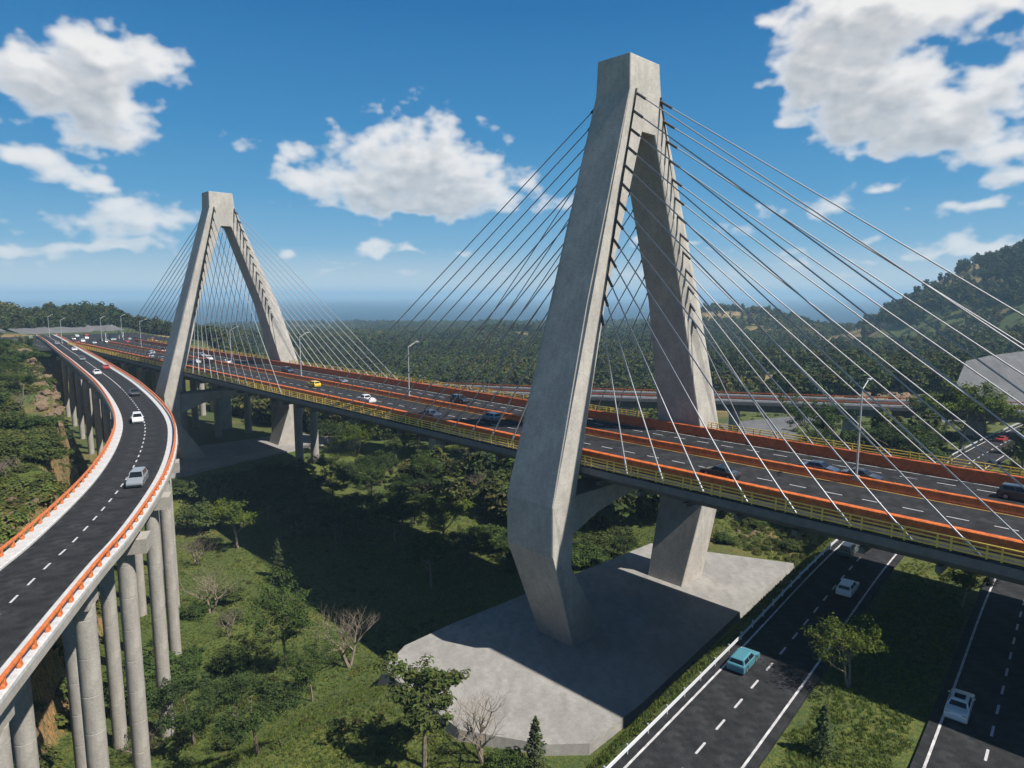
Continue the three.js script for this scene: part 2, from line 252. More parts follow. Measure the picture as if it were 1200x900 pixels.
function groundColour(x, z, h, slope) {
  const r = Math.hypot(x, z), n1 = fbm2(x * .035, z * .035, 4), n2 = fbm2(x * .13 + 5, z * .13, 3), c = new THREE.Color().setRGB(.062, .094, .017).lerp(lin(.105, .115, .024), clamp(.5 + n1 * 1.5));
  c.lerp(lin(.035, .062, .016), clamp(.3 + n2 * 1.6) * .6);
  const wood = sstep(170, 320, r); c.lerp(lin(.03, .048, .018), wood * (fbm2(x * .008 + 3, z * .008, 3) < -.1 ? .15 : .75));
  let bare = 0;
  if (r > 230) bare = bareAt(x, z) * .85;
  const [u, v] = toUV(x, z);
  bare = Math.max(bare, sstep(.05, .25, n2) * sstep(102, 112, v) * (1 - sstep(126, 140, v)) * sstep(30, 40, u) * (1 - sstep(54, 66, u)) * .8);
  if (x < -30 && r < 420 && slope > .75) bare = Math.max(bare, sstep(.75, 1.3, slope));
  if (x < -40 && r < 420) bare = Math.max(bare, sstep(.12, .34, fbm2(x * .05 + 9, z * .05, 4)) * .45);
  c.lerp(n2 > 0 ? SOIL : ROCKC, clamp(bare)); return c;
}
{
  const ang = []; for (let a = -58; a < 58; a += .28) ang.push(a); for (let a = 58; a < 302; a += 4) ang.push(a);
  const rad = [0.01, 8]; { let r = 14; while (r < 16000) { rad.push(r); r *= r < 420 ? 1.019 : r < 2200 ? 1.028 : 1.07; } }
  const A = ang.length, P = [], C = [], UV = [], idx = [];
  const H = rad.map(r => ang.map(a => { const x = Math.sin(a * Math.PI / 180) * r, z = -Math.cos(a * Math.PI / 180) * r; return heightAt(x, z); }));
  rad.forEach((r, i) => ang.forEach((a, j) => {
    const x = Math.sin(a * Math.PI / 180) * r, z = -Math.cos(a * Math.PI / 180) * r, h = H[i][j];
    const dr = i ? Math.abs(h - H[i - 1][j]) / (r - rad[i - 1]) : 0, da = j && r > 5 ? Math.abs(h - H[i][j - 1]) / (r * (ang[j] - ang[j - 1]) * Math.PI / 180) : 0;
    const c = groundColour(x, z, h, Math.hypot(dr, da)); P.push(x, h + CAMY, z); C.push(c.r * 1.5, c.g * 1.5, c.b * 1.15); UV.push(x / 7, z / 7);
  }));
  for (let i = 0; i + 1 < rad.length; i++) for (let j = 0; j < A; j++) { const k = (j + 1) % A, a = i * A + j, b = i * A + k, c = a + A, d = b + A; idx.push(a, b, c, b, d, c); }
  const g = new THREE.BufferGeometry(); g.setAttribute('position', new THREE.Float32BufferAttribute(P, 3)); g.setAttribute('color', new THREE.Float32BufferAttribute(C, 3)); g.setAttribute('uv', new THREE.Float32BufferAttribute(UV, 2)); g.setIndex(idx); g.computeVertexNormals();
  struct('terrain', g, std({ vertexColors: true, map: grassTex, bumpMap: grassBump, bumpScale: .06, roughness: .96 }));
}

{ // the sea beyond the coastal plain
  const g = new THREE.RingGeometry(1300, 24000, 160, 24).rotateX(-Math.PI / 2); const p = g.attributes.position, uv = g.attributes.uv; for (let i = 0; i < p.count; i++) uv.setXY(i, p.getX(i) / 160, p.getZ(i) / 160); g.translate(0, CAMY - 77, 0);
  struct('sea', g, new THREE.MeshPhysicalMaterial({ color: lin(.018, .055, .095), roughness: .75, specularIntensity: .35, bumpMap: concreteBump, bumpScale: 1.5 }));
}

// ---------------------------------------------------------------- lower road: two carriageways, lines, dashes
function roadway(path, half, mat, tag) {
  const r = struct('road', sweep(path, rect(-half, half, -.3, 0), 4), mat);
  for (const s of [-1, 1]) part('edge_line', sweep(path, rect(s * (half - .75) - .09, s * (half - .75) + .09, 0, .006), 4, false), M.lineWhite, r);
  const geo = new THREE.BoxGeometry(.17, .006, 1.55);
  for (const p of path.step35) { const m = part('lane_dash', geo, M.lineWhite, r); m.position.set(p.x, p.y + .004, p.z); m.rotation.y = Math.atan2(p.tx, p.tz); }
  return r;
}
const sampleAt = (path, s) => { let i = path.findIndex(p => p.s >= s); if (i < 1) i = i < 0 ? path.length - 1 : 1; const a = path[i - 1], b = path[i], t = clamp((s - a.s) / (b.s - a.s)); return { ...a, x: lerp(a.x, b.x, t), y: lerp(a.y, b.y, t), z: lerp(a.z, b.z, t), s }; };
for (const p of [roadL, roadR]) { p.step35 = []; for (let s = 60; s < p[p.length - 1].s - 60; s += 3.5) p.step35.push(sampleAt(p, s)); }
roadway(roadL, 3.85, M.asphalt); roadway(roadR, 3.85, M.asphalt);

function guardrail(path, s0, s1, off, label) {
  const o0 = sampleAt(path, s0), t = thing('guardrail', label, 'guardrail', [o0.x, o0.y - .2, o0.z]);
  const sub = []; for (let s = s0; s <= s1; s += 2) { const p = sampleAt(path, s); sub.push({ ...p, x: p.x - o0.x, y: p.y - o0.y + .2, z: p.z - o0.z }); }
  part('rail', sweep(sub, [[off - .03, .42], [off + .05, .46], [off - .01, .52], [off - .01, .60], [off + .05, .66], [off - .03, .72], [off - .07, .66], [off - .05, .57], [off - .07, .48]], 3), M.galv, t);
  const pg = boxUV(box(.11, .95, .14, 0, .25, 0), 1);
  for (let s = s0 + 1; s < s1; s += 3) { const p = sampleAt(path, s), m = part('post', pg, M.galv, t); m.position.set(p.x + p.rx * (off - .13) - o0.x, .25, p.z + p.rz * (off - .13) - o0.z); m.rotation.y = Math.atan2(p.tx, p.tz); }
}
guardrail(roadL, 40, 148, -3.6, 'galvanised steel guardrail running from under the deck past the pylon slab');
guardrail(roadL, 178, 300, -3.6, 'galvanised steel guardrail beside the far road with the red car');

// ---------------------------------------------------------------- cable-stayed bridge
const bridge = thing('cable_stayed_bridge', 'concrete cable-stayed bridge with two A-shaped pylons and orange barriers', 'bridge', W3(120, 75, -44).toArray(), ANG);
const BL = (u, v, h) => new THREE.Vector3(v - 75, h + 44, -(u - 120));     // into the bridge's own frame
const alongU = (u0, u1, v, h, n = 1) => { const out = []; for (let i = 0; i <= n; i++) { const p = BL(lerp(u0, u1, i / n), v, h); out.push({ x: p.x, y: p.y, z: p.z, rx: 1, rz: 0, tx: 0, tz: -1 }); } return out; };
const U0 = -75, U1 = 320;
{
  const line = alongU(U0, U1, 0, 0, 40), pr = l => l;
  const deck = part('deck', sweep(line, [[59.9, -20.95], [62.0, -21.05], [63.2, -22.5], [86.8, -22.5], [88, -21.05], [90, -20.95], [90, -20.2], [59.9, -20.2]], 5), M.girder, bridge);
  for (let u = U0 + 4; u < U1; u += 6) { const b = part('cross_girder', boxUV(box(25, .55, .5), 3), M.girder, deck); b.position.copy(BL(u, 75, -22.7)); }
  for (const [a, b] of [[59.96, 62.3], [85.1, 89.94]]) part('walkway', sweep(line, rect(a, b, -20.2, -20.06), 4), M.asphalt, deck);
  const road = part('road_surface', sweep(line, rect(62.3, 85.1, -20.2, -20), 5), M.asphalt, bridge);
  for (const v of [73.85, 75.35]) part('edge_line', sweep(line, rect(v - .07, v + .07, -20, -19.994), 4, false), M.lineYellow, road);
  for (const v of [63.35, 83.9]) part('edge_line', sweep(line, rect(v - .07, v + .07, -20, -19.994), 4, false), M.lineWhite, road);
  const dg = new THREE.BoxGeometry(.16, .006, 1.75);
  for (let u = -34, k = 0; u < 300; u += 3.6, k++) for (const v of u < 165 ? [69.35, 78.0, 81.4] : [69.35, 78.0]) { const d = part('lane_dash', dg, M.lineWhite, road); d.position.copy(BL(u + .5, v, -19.996)); }
  // barriers
  const nj = (v, w, top, h) => [[v - w, -20.02], [v + w, -20.02], [v + w * .92, -19.85], [v + top, -20 + h * .55], [v + top * .9, -20 + h - .06], [v + top * .6, -20 + h], [v - top * .6, -20 + h], [v - top * .9, -20 + h - .06], [v - top, -20 + h * .55], [v - w * .92, -19.85]];
  part('side_barrier', sweep(line, nj(62.72, .5, .38, 1.16), 3), M.orange, bridge);
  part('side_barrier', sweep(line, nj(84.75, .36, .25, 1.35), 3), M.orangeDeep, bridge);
  const med = part('median_barrier', sweep(line, nj(74.6, .48, .27, .86), 3), M.orange, bridge);
  const rg = boxUV(box(.1, .14, .16), 1); for (let u = 2; u < 130; u += 3.6) { const m = part('reflector', rg, M.lineYellow, med); m.position.copy(BL(u, 74.6, -19.12)); }
  // yellow walkway railings
  const postG = boxUV(new THREE.BoxGeometry(.12, 1.2, .12), 1);
  for (const [v, end] of [[60.12, 126], [89.78, 60]]) {
    const rails = merge([1.16, .82, .48, .16].map(y => sweep(line, rect(v - .045, v + .045, -20.06 + y - .045, -20.06 + y + .045), 3)));
    const rail = part('railing', rails, M.yellow, bridge, { label: v < 70 ? 'yellow railing of the walkway between deck edge and orange barrier' : 'yellow railing along the far walkway' });
    const rest = [];
    for (let u = U0 + 1; u < U1; u += 3.3) for (const d of [0, .95]) {
      if (u > -18 && u < end) { const m = part('post', postG, M.yellow, rail); m.position.copy(BL(u + d, v, -19.47)); }
      else { const q = BL(u + d, v, -19.47); rest.push(postG.clone().translate(q.x, q.y, q.z)); }
    }
    part('railing_posts', merge(rest), M.yellow, bridge, { kind: 'stuff' });
  }
}
// pylons: one outline, extruded along the bridge
const pylonHalf = y => { const k = [[29.1, 2.5], [24.9, 2.65], [-1, 2.78], [-24.2, 3.8], [-30.2, 3.8], [-43.7, 3.0]]; for (let i = 0; i + 1 < k.length; i++) if (y >= k[i + 1][0]) return lerp(k[i + 1][1], k[i][1], clamp((y - k[i + 1][0]) / (k[i][0] - k[i + 1][0]))); return 3; };
function makePylon(u0, dy) {
  const pts = [[69.6, 29.1], [69.5, 24.9], [61.77, -1], [54.85, -24.2], [54.9, -30.2], [59.9, -43.7], [66.0, -43.7], [58.5, -32.4], [58.8, -24.2], [65.3, -1], [72.2, 20.2], [75.0, 20.2], [82.6, -1], [88.7, -24.2], [88.8, -31.5], [84.7, -43.7], [90.7, -43.7], [94.2, -30.2], [94.3, -24.2], [87.4, -1], [76.3, 24.9], [75.9, 29.1]];
  const sh = new THREE.Shape(pts.map(([v, y]) => new THREE.Vector2(v - 75, y + 44 + dy)));
  const g = new THREE.ExtrudeGeometry(sh, { depth: 1, bevelEnabled: true, bevelSize: .09, bevelThickness: .016, bevelOffset: -.09, bevelSegments: 1 });
  { const p = g.attributes.position; for (let i = 0; i < p.count; i++) { const w = pylonHalf(p.getY(i) - 44 - dy); p.setZ(i, (p.getZ(i) - .5) / .516 * w - (u0 + 2.8 - 120)); } g.computeVertexNormals(); } g.deleteAttribute('uv');
  const py = part('pylon', boxUV(g, 9, u0 * .013), M.concrete, bridge);
  // haunched cross beam under the deck
  const bs = new THREE.Shape([[57.8, -24.3], [90.2, -24.3], [90.2, -29.6], [88.4, -29.4], [85, -27.4], [80, -26.4], [75.4, -26.2], [70.5, -26.4], [65, -27.4], [59.6, -29.4], [57.8, -29.6]].map(([v, y]) => new THREE.Vector2(v - 75, y + 44 + dy)));
  const bg = new THREE.ExtrudeGeometry(bs, { depth: 4.6, bevelEnabled: true, bevelSize: .06, bevelThickness: .06, bevelOffset: -.06, bevelSegments: 1 }); bg.translate(0, 0, -(u0 + 5.15 - 120)); bg.deleteAttribute('uv');
  part('cross_beam', boxUV(bg, 8, .4), M.concrete, py);
  return py;
}
const pylonU = [50.4, 186], pylonDy = [0, -1.7];
pylonU.forEach((u0, k) => {
  const dy = pylonDy[k], py = makePylon(u0, dy), NC = 13, sleeveG = new Map();
  const planes = [{ a0: [70.75, 24.6], a1: [64.3, -1.9], land: 60.55 }, { a0: [76.05, 24.6], a1: [84.8, -3.0], land: 89.35 }];
  for (const pl of planes) for (const side of [-1, 1]) {
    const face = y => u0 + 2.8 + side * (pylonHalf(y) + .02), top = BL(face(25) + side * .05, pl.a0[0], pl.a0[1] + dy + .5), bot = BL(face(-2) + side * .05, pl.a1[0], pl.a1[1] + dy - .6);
    part('recess_shade_strip', rod(top, bot, .15, 4), M.sleeve, py);  // dark rod on the face stands in for the shade of the anchor recess
    for (let i = 0; i < NC; i++) {
      const t = i / (NC - 1), back = (k === 0) === (side < 0), A = BL(face(lerp(pl.a0[1], pl.a1[1], t)), lerp(pl.a0[0], pl.a1[0], t), lerp(pl.a0[1], pl.a1[1], t) + dy), j = NC - 1 - i;
      const reach = back ? 7.1 + 4.75 * j : 6.2 + 4.2 * j;
      const L = BL(side < 0 ? u0 - reach : u0 + 5.7 + reach, pl.land, -19.95), d = L.clone().sub(A).normalize();
      const c = part('stay_cable', rod(A.clone().addScaledVector(d, 1.6), L.clone().addScaledVector(d, -1.0), .08, 6), M.cable, bridge);
      part('sleeve', rod(A.clone().addScaledVector(d, -.3), A.clone().addScaledVector(d, 1.9), .17, 7), M.sleeve, c);
      part('socket', rod(L.clone().addScaledVector(d, -1.5), L.clone().addScaledVector(d, .6), .13, 6), M.cable, c);
    }
  }
});
// concrete columns with cast joints
function columnGeo(r, h) {
  const p = [[0, 0]]; p.push([r * 1.0, 0]); for (let y = 3.05; y < h - .4; y += 3.05) p.push([r, y - .05], [r - .018, y - .03], [r - .018, y + .01], [r, y + .03]); p.push([r, h], [0, h]);
  const g = new THREE.LatheGeometry(p.map(q => new THREE.Vector2(...q)), 20).toNonIndexed(), uv = g.attributes.uv, po = g.attributes.position; for (let i = 0; i < uv.count; i++) uv.setXY(i, uv.getX(i) * 2 * Math.PI * r / 5, po.getY(i) / 5); g.computeVertexNormals();
  // round the sides, keep the joints crisp
  const n = g.attributes.normal; for (let i = 0; i < n.count; i++) { const ny = n.getY(i); if (Math.abs(ny) < .5) { const l = Math.hypot(po.getX(i), po.getZ(i)) || 1; n.setXYZ(i, po.getX(i) / l * Math.sqrt(1 - ny * ny), ny, po.getZ(i) / l * Math.sqrt(1 - ny * ny)); } }
  return g;
}
{
  const cg = columnGeo(1.05, 21.4);
  for (const u of [212, 232, 252, 272, 292]) {
    const cap = part('pier_cap', boxUV(box(25, 1.5, 2.4), 5), M.column, bridge); cap.position.copy(BL(u, 75, -23.4));
    for (const v of [68, 78, 87.5]) { const m = part('column', cg, M.column, cap); m.position.set(v - 75, -22.1, 0); }
  }
  { const cap = part('pier_cap', boxUV(box(12, 1.3, 2.2), 5), M.column, bridge); cap.position.copy(BL(163, 83, -23.2)); for (const v of [80.5, 85]) { const m = part('column', cg, M.column, cap); m.position.set(v - 83, -21.9, 0); } }
}
// slabs under the pylons
function slab(du, label, y) {
  const pl = [[65.4, 45.2], [65.6, 53], [63.6, 96.6], [54, 100.5], [42.2, 105.8], [40.3, 83.9], [37.7, 56.4], [37.5, 47.4], [40.4, 44.2], [48, 39.6], [62.8, 40.2]];
  const c = W3(51 + du, 73, y - 1), ctr = [51, 73], q = [], top = pl.map(([u, v]) => W3(u + du, v, y).sub(c)), bot = pl.map(([u, v]) => { const a = u - ctr[0], b = v - ctr[1], l = Math.hypot(a, b); return W3(u + a / l * 2.6 + du, v + b / l * 2.6, y - 7).sub(c); });
  const tri = THREE.ShapeUtils.triangulateShape(pl.map(([u, v]) => new THREE.Vector2(v, -u)), []);
  for (const t of tri) q.push([top[t[0]], top[t[1]], top[t[2]]].reverse());
  for (let i = 0; i < pl.length; i++) { const k = (i + 1) % pl.length; q.push([top[i], top[k], bot[k], bot[i]]); }
  const m = solo('concrete_slab', boxUV(quadsGeo(q), 13), M.slab, label, 'slab'); m.position.copy(c); return m;
}
slab(0, 'pale concrete slab under the pylon beside the lower road', -43.5);
slab(136, 'concrete slab under the pylon beside the curving ramp', -43.9);

// ---------------------------------------------------------------- curving ramp viaduct
const RO = new THREE.Vector3(-44, 0, -75);
const ramp = thing('ramp_viaduct', 'curving two-lane ramp viaduct with white kerbs on tall round columns', 'viaduct', RO.toArray());
{
  const P = shiftPath(rampPath, -RO.x, 0, -RO.z), end = P.length - 12;
  part('deck', sweep(P, [[-4.15, -.62], [-2.6, -.9], [-2.2, -1.75], [2.2, -1.75], [2.6, -.9], [4.15, -.62], [4.15, -.05], [-4.15, -.05]], 5), M.column, ramp);
  const road = part('road_surface', sweep(P, rect(-2.95, 2.95, -.05, .04), 4), M.asphalt, ramp);
  const dg = new THREE.BoxGeometry(.15, .006, 1.2), rest = [];
  for (let s = 20, k = 0; s < 440; s += 2.8, k++) { const p = sampleAt(P, s); if (k % 1 === 0 && s < 175) { const d = part('lane_dash', dg, M.lineWhite, road); d.position.set(p.x, p.y + .044, p.z); d.rotation.y = Math.atan2(p.tx, p.tz); } }
  part('lane_line', sweep(P.filter(p => p.s >= 176), rect(-.07, .07, .04, .046), 4, false), M.lineWhite, road);
  for (const s of [-1, 1]) part('kerb', sweep(P, (s < 0 ? [[-4.2, -.05], [-2.95, -.05], [-2.95, .2], [-3.02, .25], [-4.15, .25], [-4.2, .2]] : [[2.95, -.05], [4.2, -.05], [4.2, .2], [4.15, .25], [3.02, .25], [2.95, .2]]), 3), M.white, ramp);
  // orange rail on flared brackets
  const bs = new THREE.Shape([[-.2, 0], [.2, 0], [.17, .1], [.09, .22], [.08, .6], [-.08, .6], [-.09, .22], [-.17, .1]].map(a => new THREE.Vector2(...a)));
  const bg = new THREE.ExtrudeGeometry(bs, { depth: .16, bevelEnabled: true, bevelSize: .02, bevelThickness: .02, bevelSegments: 1 }); bg.translate(0, 0, -.08); bg.deleteAttribute('uv'); boxUV(bg, 1);
  const bracket = boxUV(bg.toNonIndexed ? bg : bg, 1);
  for (const s of [-1, 1]) {
    const rail = part('rail', sweep(P, [[s * 3.95 - .09, .72], [s * 3.95 + .09, .72], [s * 3.95 + .12, .82], [s * 3.95 + .09, .92], [s * 3.95 - .09, .92], [s * 3.95 - .12, .82]], 3), M.orangeRail, ramp), far = [];
    for (let q = 14; q < P[end].s; q += 2) { const p = sampleAt(P, q), x = p.x + p.rx * s * 3.95, z = p.z + p.rz * s * 3.95, ry = Math.atan2(p.tx, p.tz) + Math.PI / 2; if (q < 200) { const m = part('bracket', bracket, M.orangeRail, rail); m.position.set(x, p.y + .25, z); m.rotation.y = ry; } else { far.push(bracket.clone().rotateY(ry).translate(x, p.y + .25, z)); } }
    part('far_brackets', merge(far), M.orangeRail, ramp, { kind: 'stuff' });
  }
  // bents: a cap and two columns
  const zs = [-18, -32, -46.5, -57.5, -69.5, -84, -100, -117, -134, -151, -168, -186, -204, -222, -240];
  for (const z of zs) {
    const p = P.reduce((a, b) => Math.abs(b.z + RO.z - z) < Math.abs(a.z + RO.z - z) ? b : a);
    const cap = part('pier_cap', boxUV(box(z > -50 ? 6 : 8.7, 1.35, 2.3), 5, z * .1), M.column, ramp); cap.position.set(p.x, p.y - 2.42, p.z); cap.rotation.y = Math.atan2(-p.rz, p.rx);
    for (const o of [-2.35, 2.35]) {
      const wx = p.x + RO.x + p.rx * o, wz = p.z + RO.z + p.rz * o, gy = heightAt(wx, wz) + CAMY - .8, top = p.y - 3.06;
      if (top - gy < 1.5) continue;
      const m = part('column', columnGeo(.74, top - gy), M.column, cap); m.position.set(o, gy - (p.y - 2.42), 0);
    }
  }
}

// ---------------------------------------------------------------- low viaduct behind the bridge
{
  const O = new THREE.Vector3(20, 0, -175), V = thing('low_viaduct', 'low road viaduct with orange and white edges crossing behind the bridge', 'viaduct', O.toArray()), P = shiftPath(viaPath, -O.x, 0, -O.z);
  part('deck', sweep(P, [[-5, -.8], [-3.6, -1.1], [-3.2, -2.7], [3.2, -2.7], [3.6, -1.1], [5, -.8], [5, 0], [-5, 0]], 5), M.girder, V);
  part('road_surface', sweep(P, rect(-4.3, 4.3, 0, .08), 4), M.asphalt, V);
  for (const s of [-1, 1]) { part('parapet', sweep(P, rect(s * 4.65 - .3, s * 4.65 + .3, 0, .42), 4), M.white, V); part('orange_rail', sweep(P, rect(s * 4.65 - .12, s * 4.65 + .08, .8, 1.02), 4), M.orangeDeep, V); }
  const posts = []; for (let s = 3; s < P[P.length - 1].s; s += 2.5) for (const k of [-1, 1]) { const p = sampleAt(P, s); posts.push(boxUV(box(.16, .7, .16, p.x + p.rx * k * 4.65, p.y + .75, p.z + p.rz * k * 4.65), 1)); }
  part('rail_posts', merge(posts), M.orangeDeep, V, { kind: 'stuff' });
  for (let s = 16; s < P[P.length - 1].s - 6; s += 27) { const p = sampleAt(P, s), gy = heightAt(p.x + O.x, p.z + O.z) + CAMY - 1, top = p.y - 2.7; if (top - gy < 1) continue; const m = part('pier', boxUV(new RoundedBoxGeometry(5.4, top - gy, 2.2, 2, .3).translate(0, (top + gy) / 2, 0), 5, s), M.column, V); m.position.set(p.x, 0, p.z); m.rotation.y = Math.atan2(-p.rz, p.rx); }
}

// ---------------------------------------------------------------- concrete-faced slopes and the paved junction far off
function slopeFace(name, label, c, corners, thick = 1.2) {
  const C = new THREE.Vector3(...c), n = 10, a = corners.map(q => new THREE.Vector3(...q).sub(C)), q = [], pt = (i, j, d) => { const u = i / n, v = j / n, p = a[0].clone().lerp(a[1], u).lerp(a[3].clone().lerp(a[2], u), v); p.y += fbm2((p.x + c[0]) * .06, (p.z + c[2]) * .06, 3) * 2.2 * (u > 0 && u < 1 ? 1 : .3) - d; return p; };
  for (let i = 0; i < n; i++) for (let j = 0; j < n; j++) { q.push([pt(i, j, 0), pt(i + 1, j, 0), pt(i + 1, j + 1, 0), pt(i, j + 1, 0)]); q.push([pt(i, j, thick), pt(i, j + 1, thick), pt(i + 1, j + 1, thick), pt(i + 1, j, thick)]); }
  for (let i = 0; i < n; i++) { q.push([pt(i + 1, 0, 0), pt(i, 0, 0), pt(i, 0, thick), pt(i + 1, 0, thick)]); q.push([pt(i, n, 0), pt(i + 1, n, 0), pt(i + 1, n, thick), pt(i, n, thick)]); q.push([pt(0, i, 0), pt(0, i + 1, 0), pt(0, i + 1, thick), pt(0, i, thick)]); q.push([pt(n, i + 1, 0), pt(n, i, 0), pt(n, i, thick), pt(n, i + 1, thick)]); }
  const m = solo(name, boxUV(quadsGeo(q), 14), M.shotcrete, label, 'slope'); m.position.copy(C); return m;
}
M.shotcrete = std({ color: lin(.16, .165, .175), map: slabTex, bumpMap: concreteBump, bumpScale: .05, roughness: .95 });
slopeFace('concrete_slope', 'tall grey concrete-faced slope at the end of the low viaduct', [150, 8, -180], [[112, 10.5, -172], [190, 9, -160], [215, 34, -222], [137, 24.5, -200]]);
slopeFace('concrete_apron', 'grey concrete apron on the ground beneath the low viaduct', [90, 9, -175], [[58, 6.4, -150], [118, 9.5, -148], [130, 12, -196], [62, 5.6, -196]]);
slopeFace('concrete_slope', 'grey concrete-faced slope behind the paved junction', [-250, 25, -350], [[-252, 23.3, -345], [-222, 23.3, -372], [-235, 28, -392], [-285, 30, -362]]);
slopeFace('concrete_slope', 'small grey concrete-faced slope above the ramp rock face', [-290, 32, -330], [[-274, 27, -330], [-262, 26, -345], [-295, 33, -362], [-318, 34, -345]]);
{ const pl = [[300, 46], [316, 46], [316, 40], [430, 40], [430, 108], [316, 108], [316, 62], [300, 62]].map(([u, v]) => W3(u, v, -20.55)); const O = W3(360, 75, -20.55); const tri = THREE.ShapeUtils.triangulateShape(pl.map(p => new THREE.Vector2(p.x, p.z)), []); const m = struct('paved_junction', boxUV(quadsGeo(tri.map(t => { const a = t.map(k => pl[k].clone().sub(O)); const n = a[1].clone().sub(a[0]).cross(a[2].clone().sub(a[0])); return n.y > 0 ? a : a.reverse(); })), 5), M.asphalt); m.position.copy(O);
  const dg = new THREE.BoxGeometry(.2, .01, 2.2); for (let u = 324; u < 425; u += 6) for (const v of [52, 58, 66, 80, 92]) { const d = part('lane_dash', dg, M.lineWhite, m); d.position.copy(W3(u, v, -20.53).sub(O)); d.rotation.y = ANG; } }
{ // shelter with a pyramid roof, and a small abutment block
  const p = W3(352, 84, -20.55), t = thing('toll_shelter', 'small shelter with a pale pyramid roof at the far junction', 'shelter', p.toArray(), ANG); part('roof', boxUV(new THREE.ConeGeometry(6.2, 2.6, 4).rotateY(Math.PI / 4).translate(0, 5.8, 0).toNonIndexed(), 4), M.shotcrete, t); for (const x of [-3.6, 3.6]) for (const z of [-3.6, 3.6]) part('post', boxUV(box(.3, 4.6, .3, x, 2.3, z), 1), M.pole, t); part('booth', boxUV(box(2.2, 2.6, 3.4, 0, 1.3, 0), 2), M.white, t);
  const q = W3(256, 98, -46), b = thing('abutment_wall', 'pale square concrete abutment block seen between the columns under the bridge', 'abutment', q.toArray(), ANG); part('wall', boxUV(new RoundedBoxGeometry(11, 14, 5, 2, .15).translate(0, 7, 0), 6), M.white, b); part('coping', boxUV(box(11.6, .6, 5.6, 0, 14.3, 0), 4), M.concrete, b);
}

// ---------------------------------------------------------------- street lamps
function lamp(pos, turn, label, group, two = false) {
  const t = thing('street_lamp', label, 'street lamp', pos.toArray(), turn, group);
  part('base', boxUV(box(.55, .95, .55, 0, .475, 0), 1), M.column, t); part('pole', new THREE.CylinderGeometry(.07, .13, 9.4, 10).translate(0, 5.6, 0), M.pole, t);
  for (const s of two ? [-1, 1] : [1]) { const a = part('arm', rod(new THREE.Vector3(0, 10.2, 0), new THREE.Vector3(s * 1.75, 11.1, 0), .05, 6), M.pole, t); part('lamp_head', boxUV(new RoundedBoxGeometry(.85, .13, .3, 2, .05).translate(s * 2.05, 11.15, 0), 1), M.pole, a); part('lens', boxUV(box(.6, .03, .22, s * 2.05, 11.07, 0), 1), M.lens, a); }
}
lamp(W3(23.7, 74.6, -20.02), ANG, 'street lamp on the median beside the two dark cars', 'lamps on the bridge median');
lamp(W3(64, 74.6, -20.02), ANG, 'street lamp on the median between the legs of the pylon on the pale slab', 'lamps on the bridge median');
lamp(W3(104.6, 74.6, -20.02), ANG, 'street lamp on the median next to the white pickup', 'lamps on the bridge median');
lamp(W3(148.4, 74.6, -20.02), ANG, 'street lamp on the median by the yellow taxi', 'lamps on the bridge median');
lamp(W3(190, 74.6, -20.02), ANG, 'street lamp on the median between the legs of the pylon by the ramp', 'lamps on the bridge median');
for (const u of [232, 274]) lamp(W3(u, 74.6, -20.02), ANG, 'street lamp on the median past the pylon by the ramp', 'lamps past the far pylon');
for (const [u, v] of [[330, 60], [345, 78], [368, 92], [390, 66]]) lamp(W3(u, v, -20.55), ANG + .4, 'street lamp standing in the far paved junction', 'lamps of the far junction');

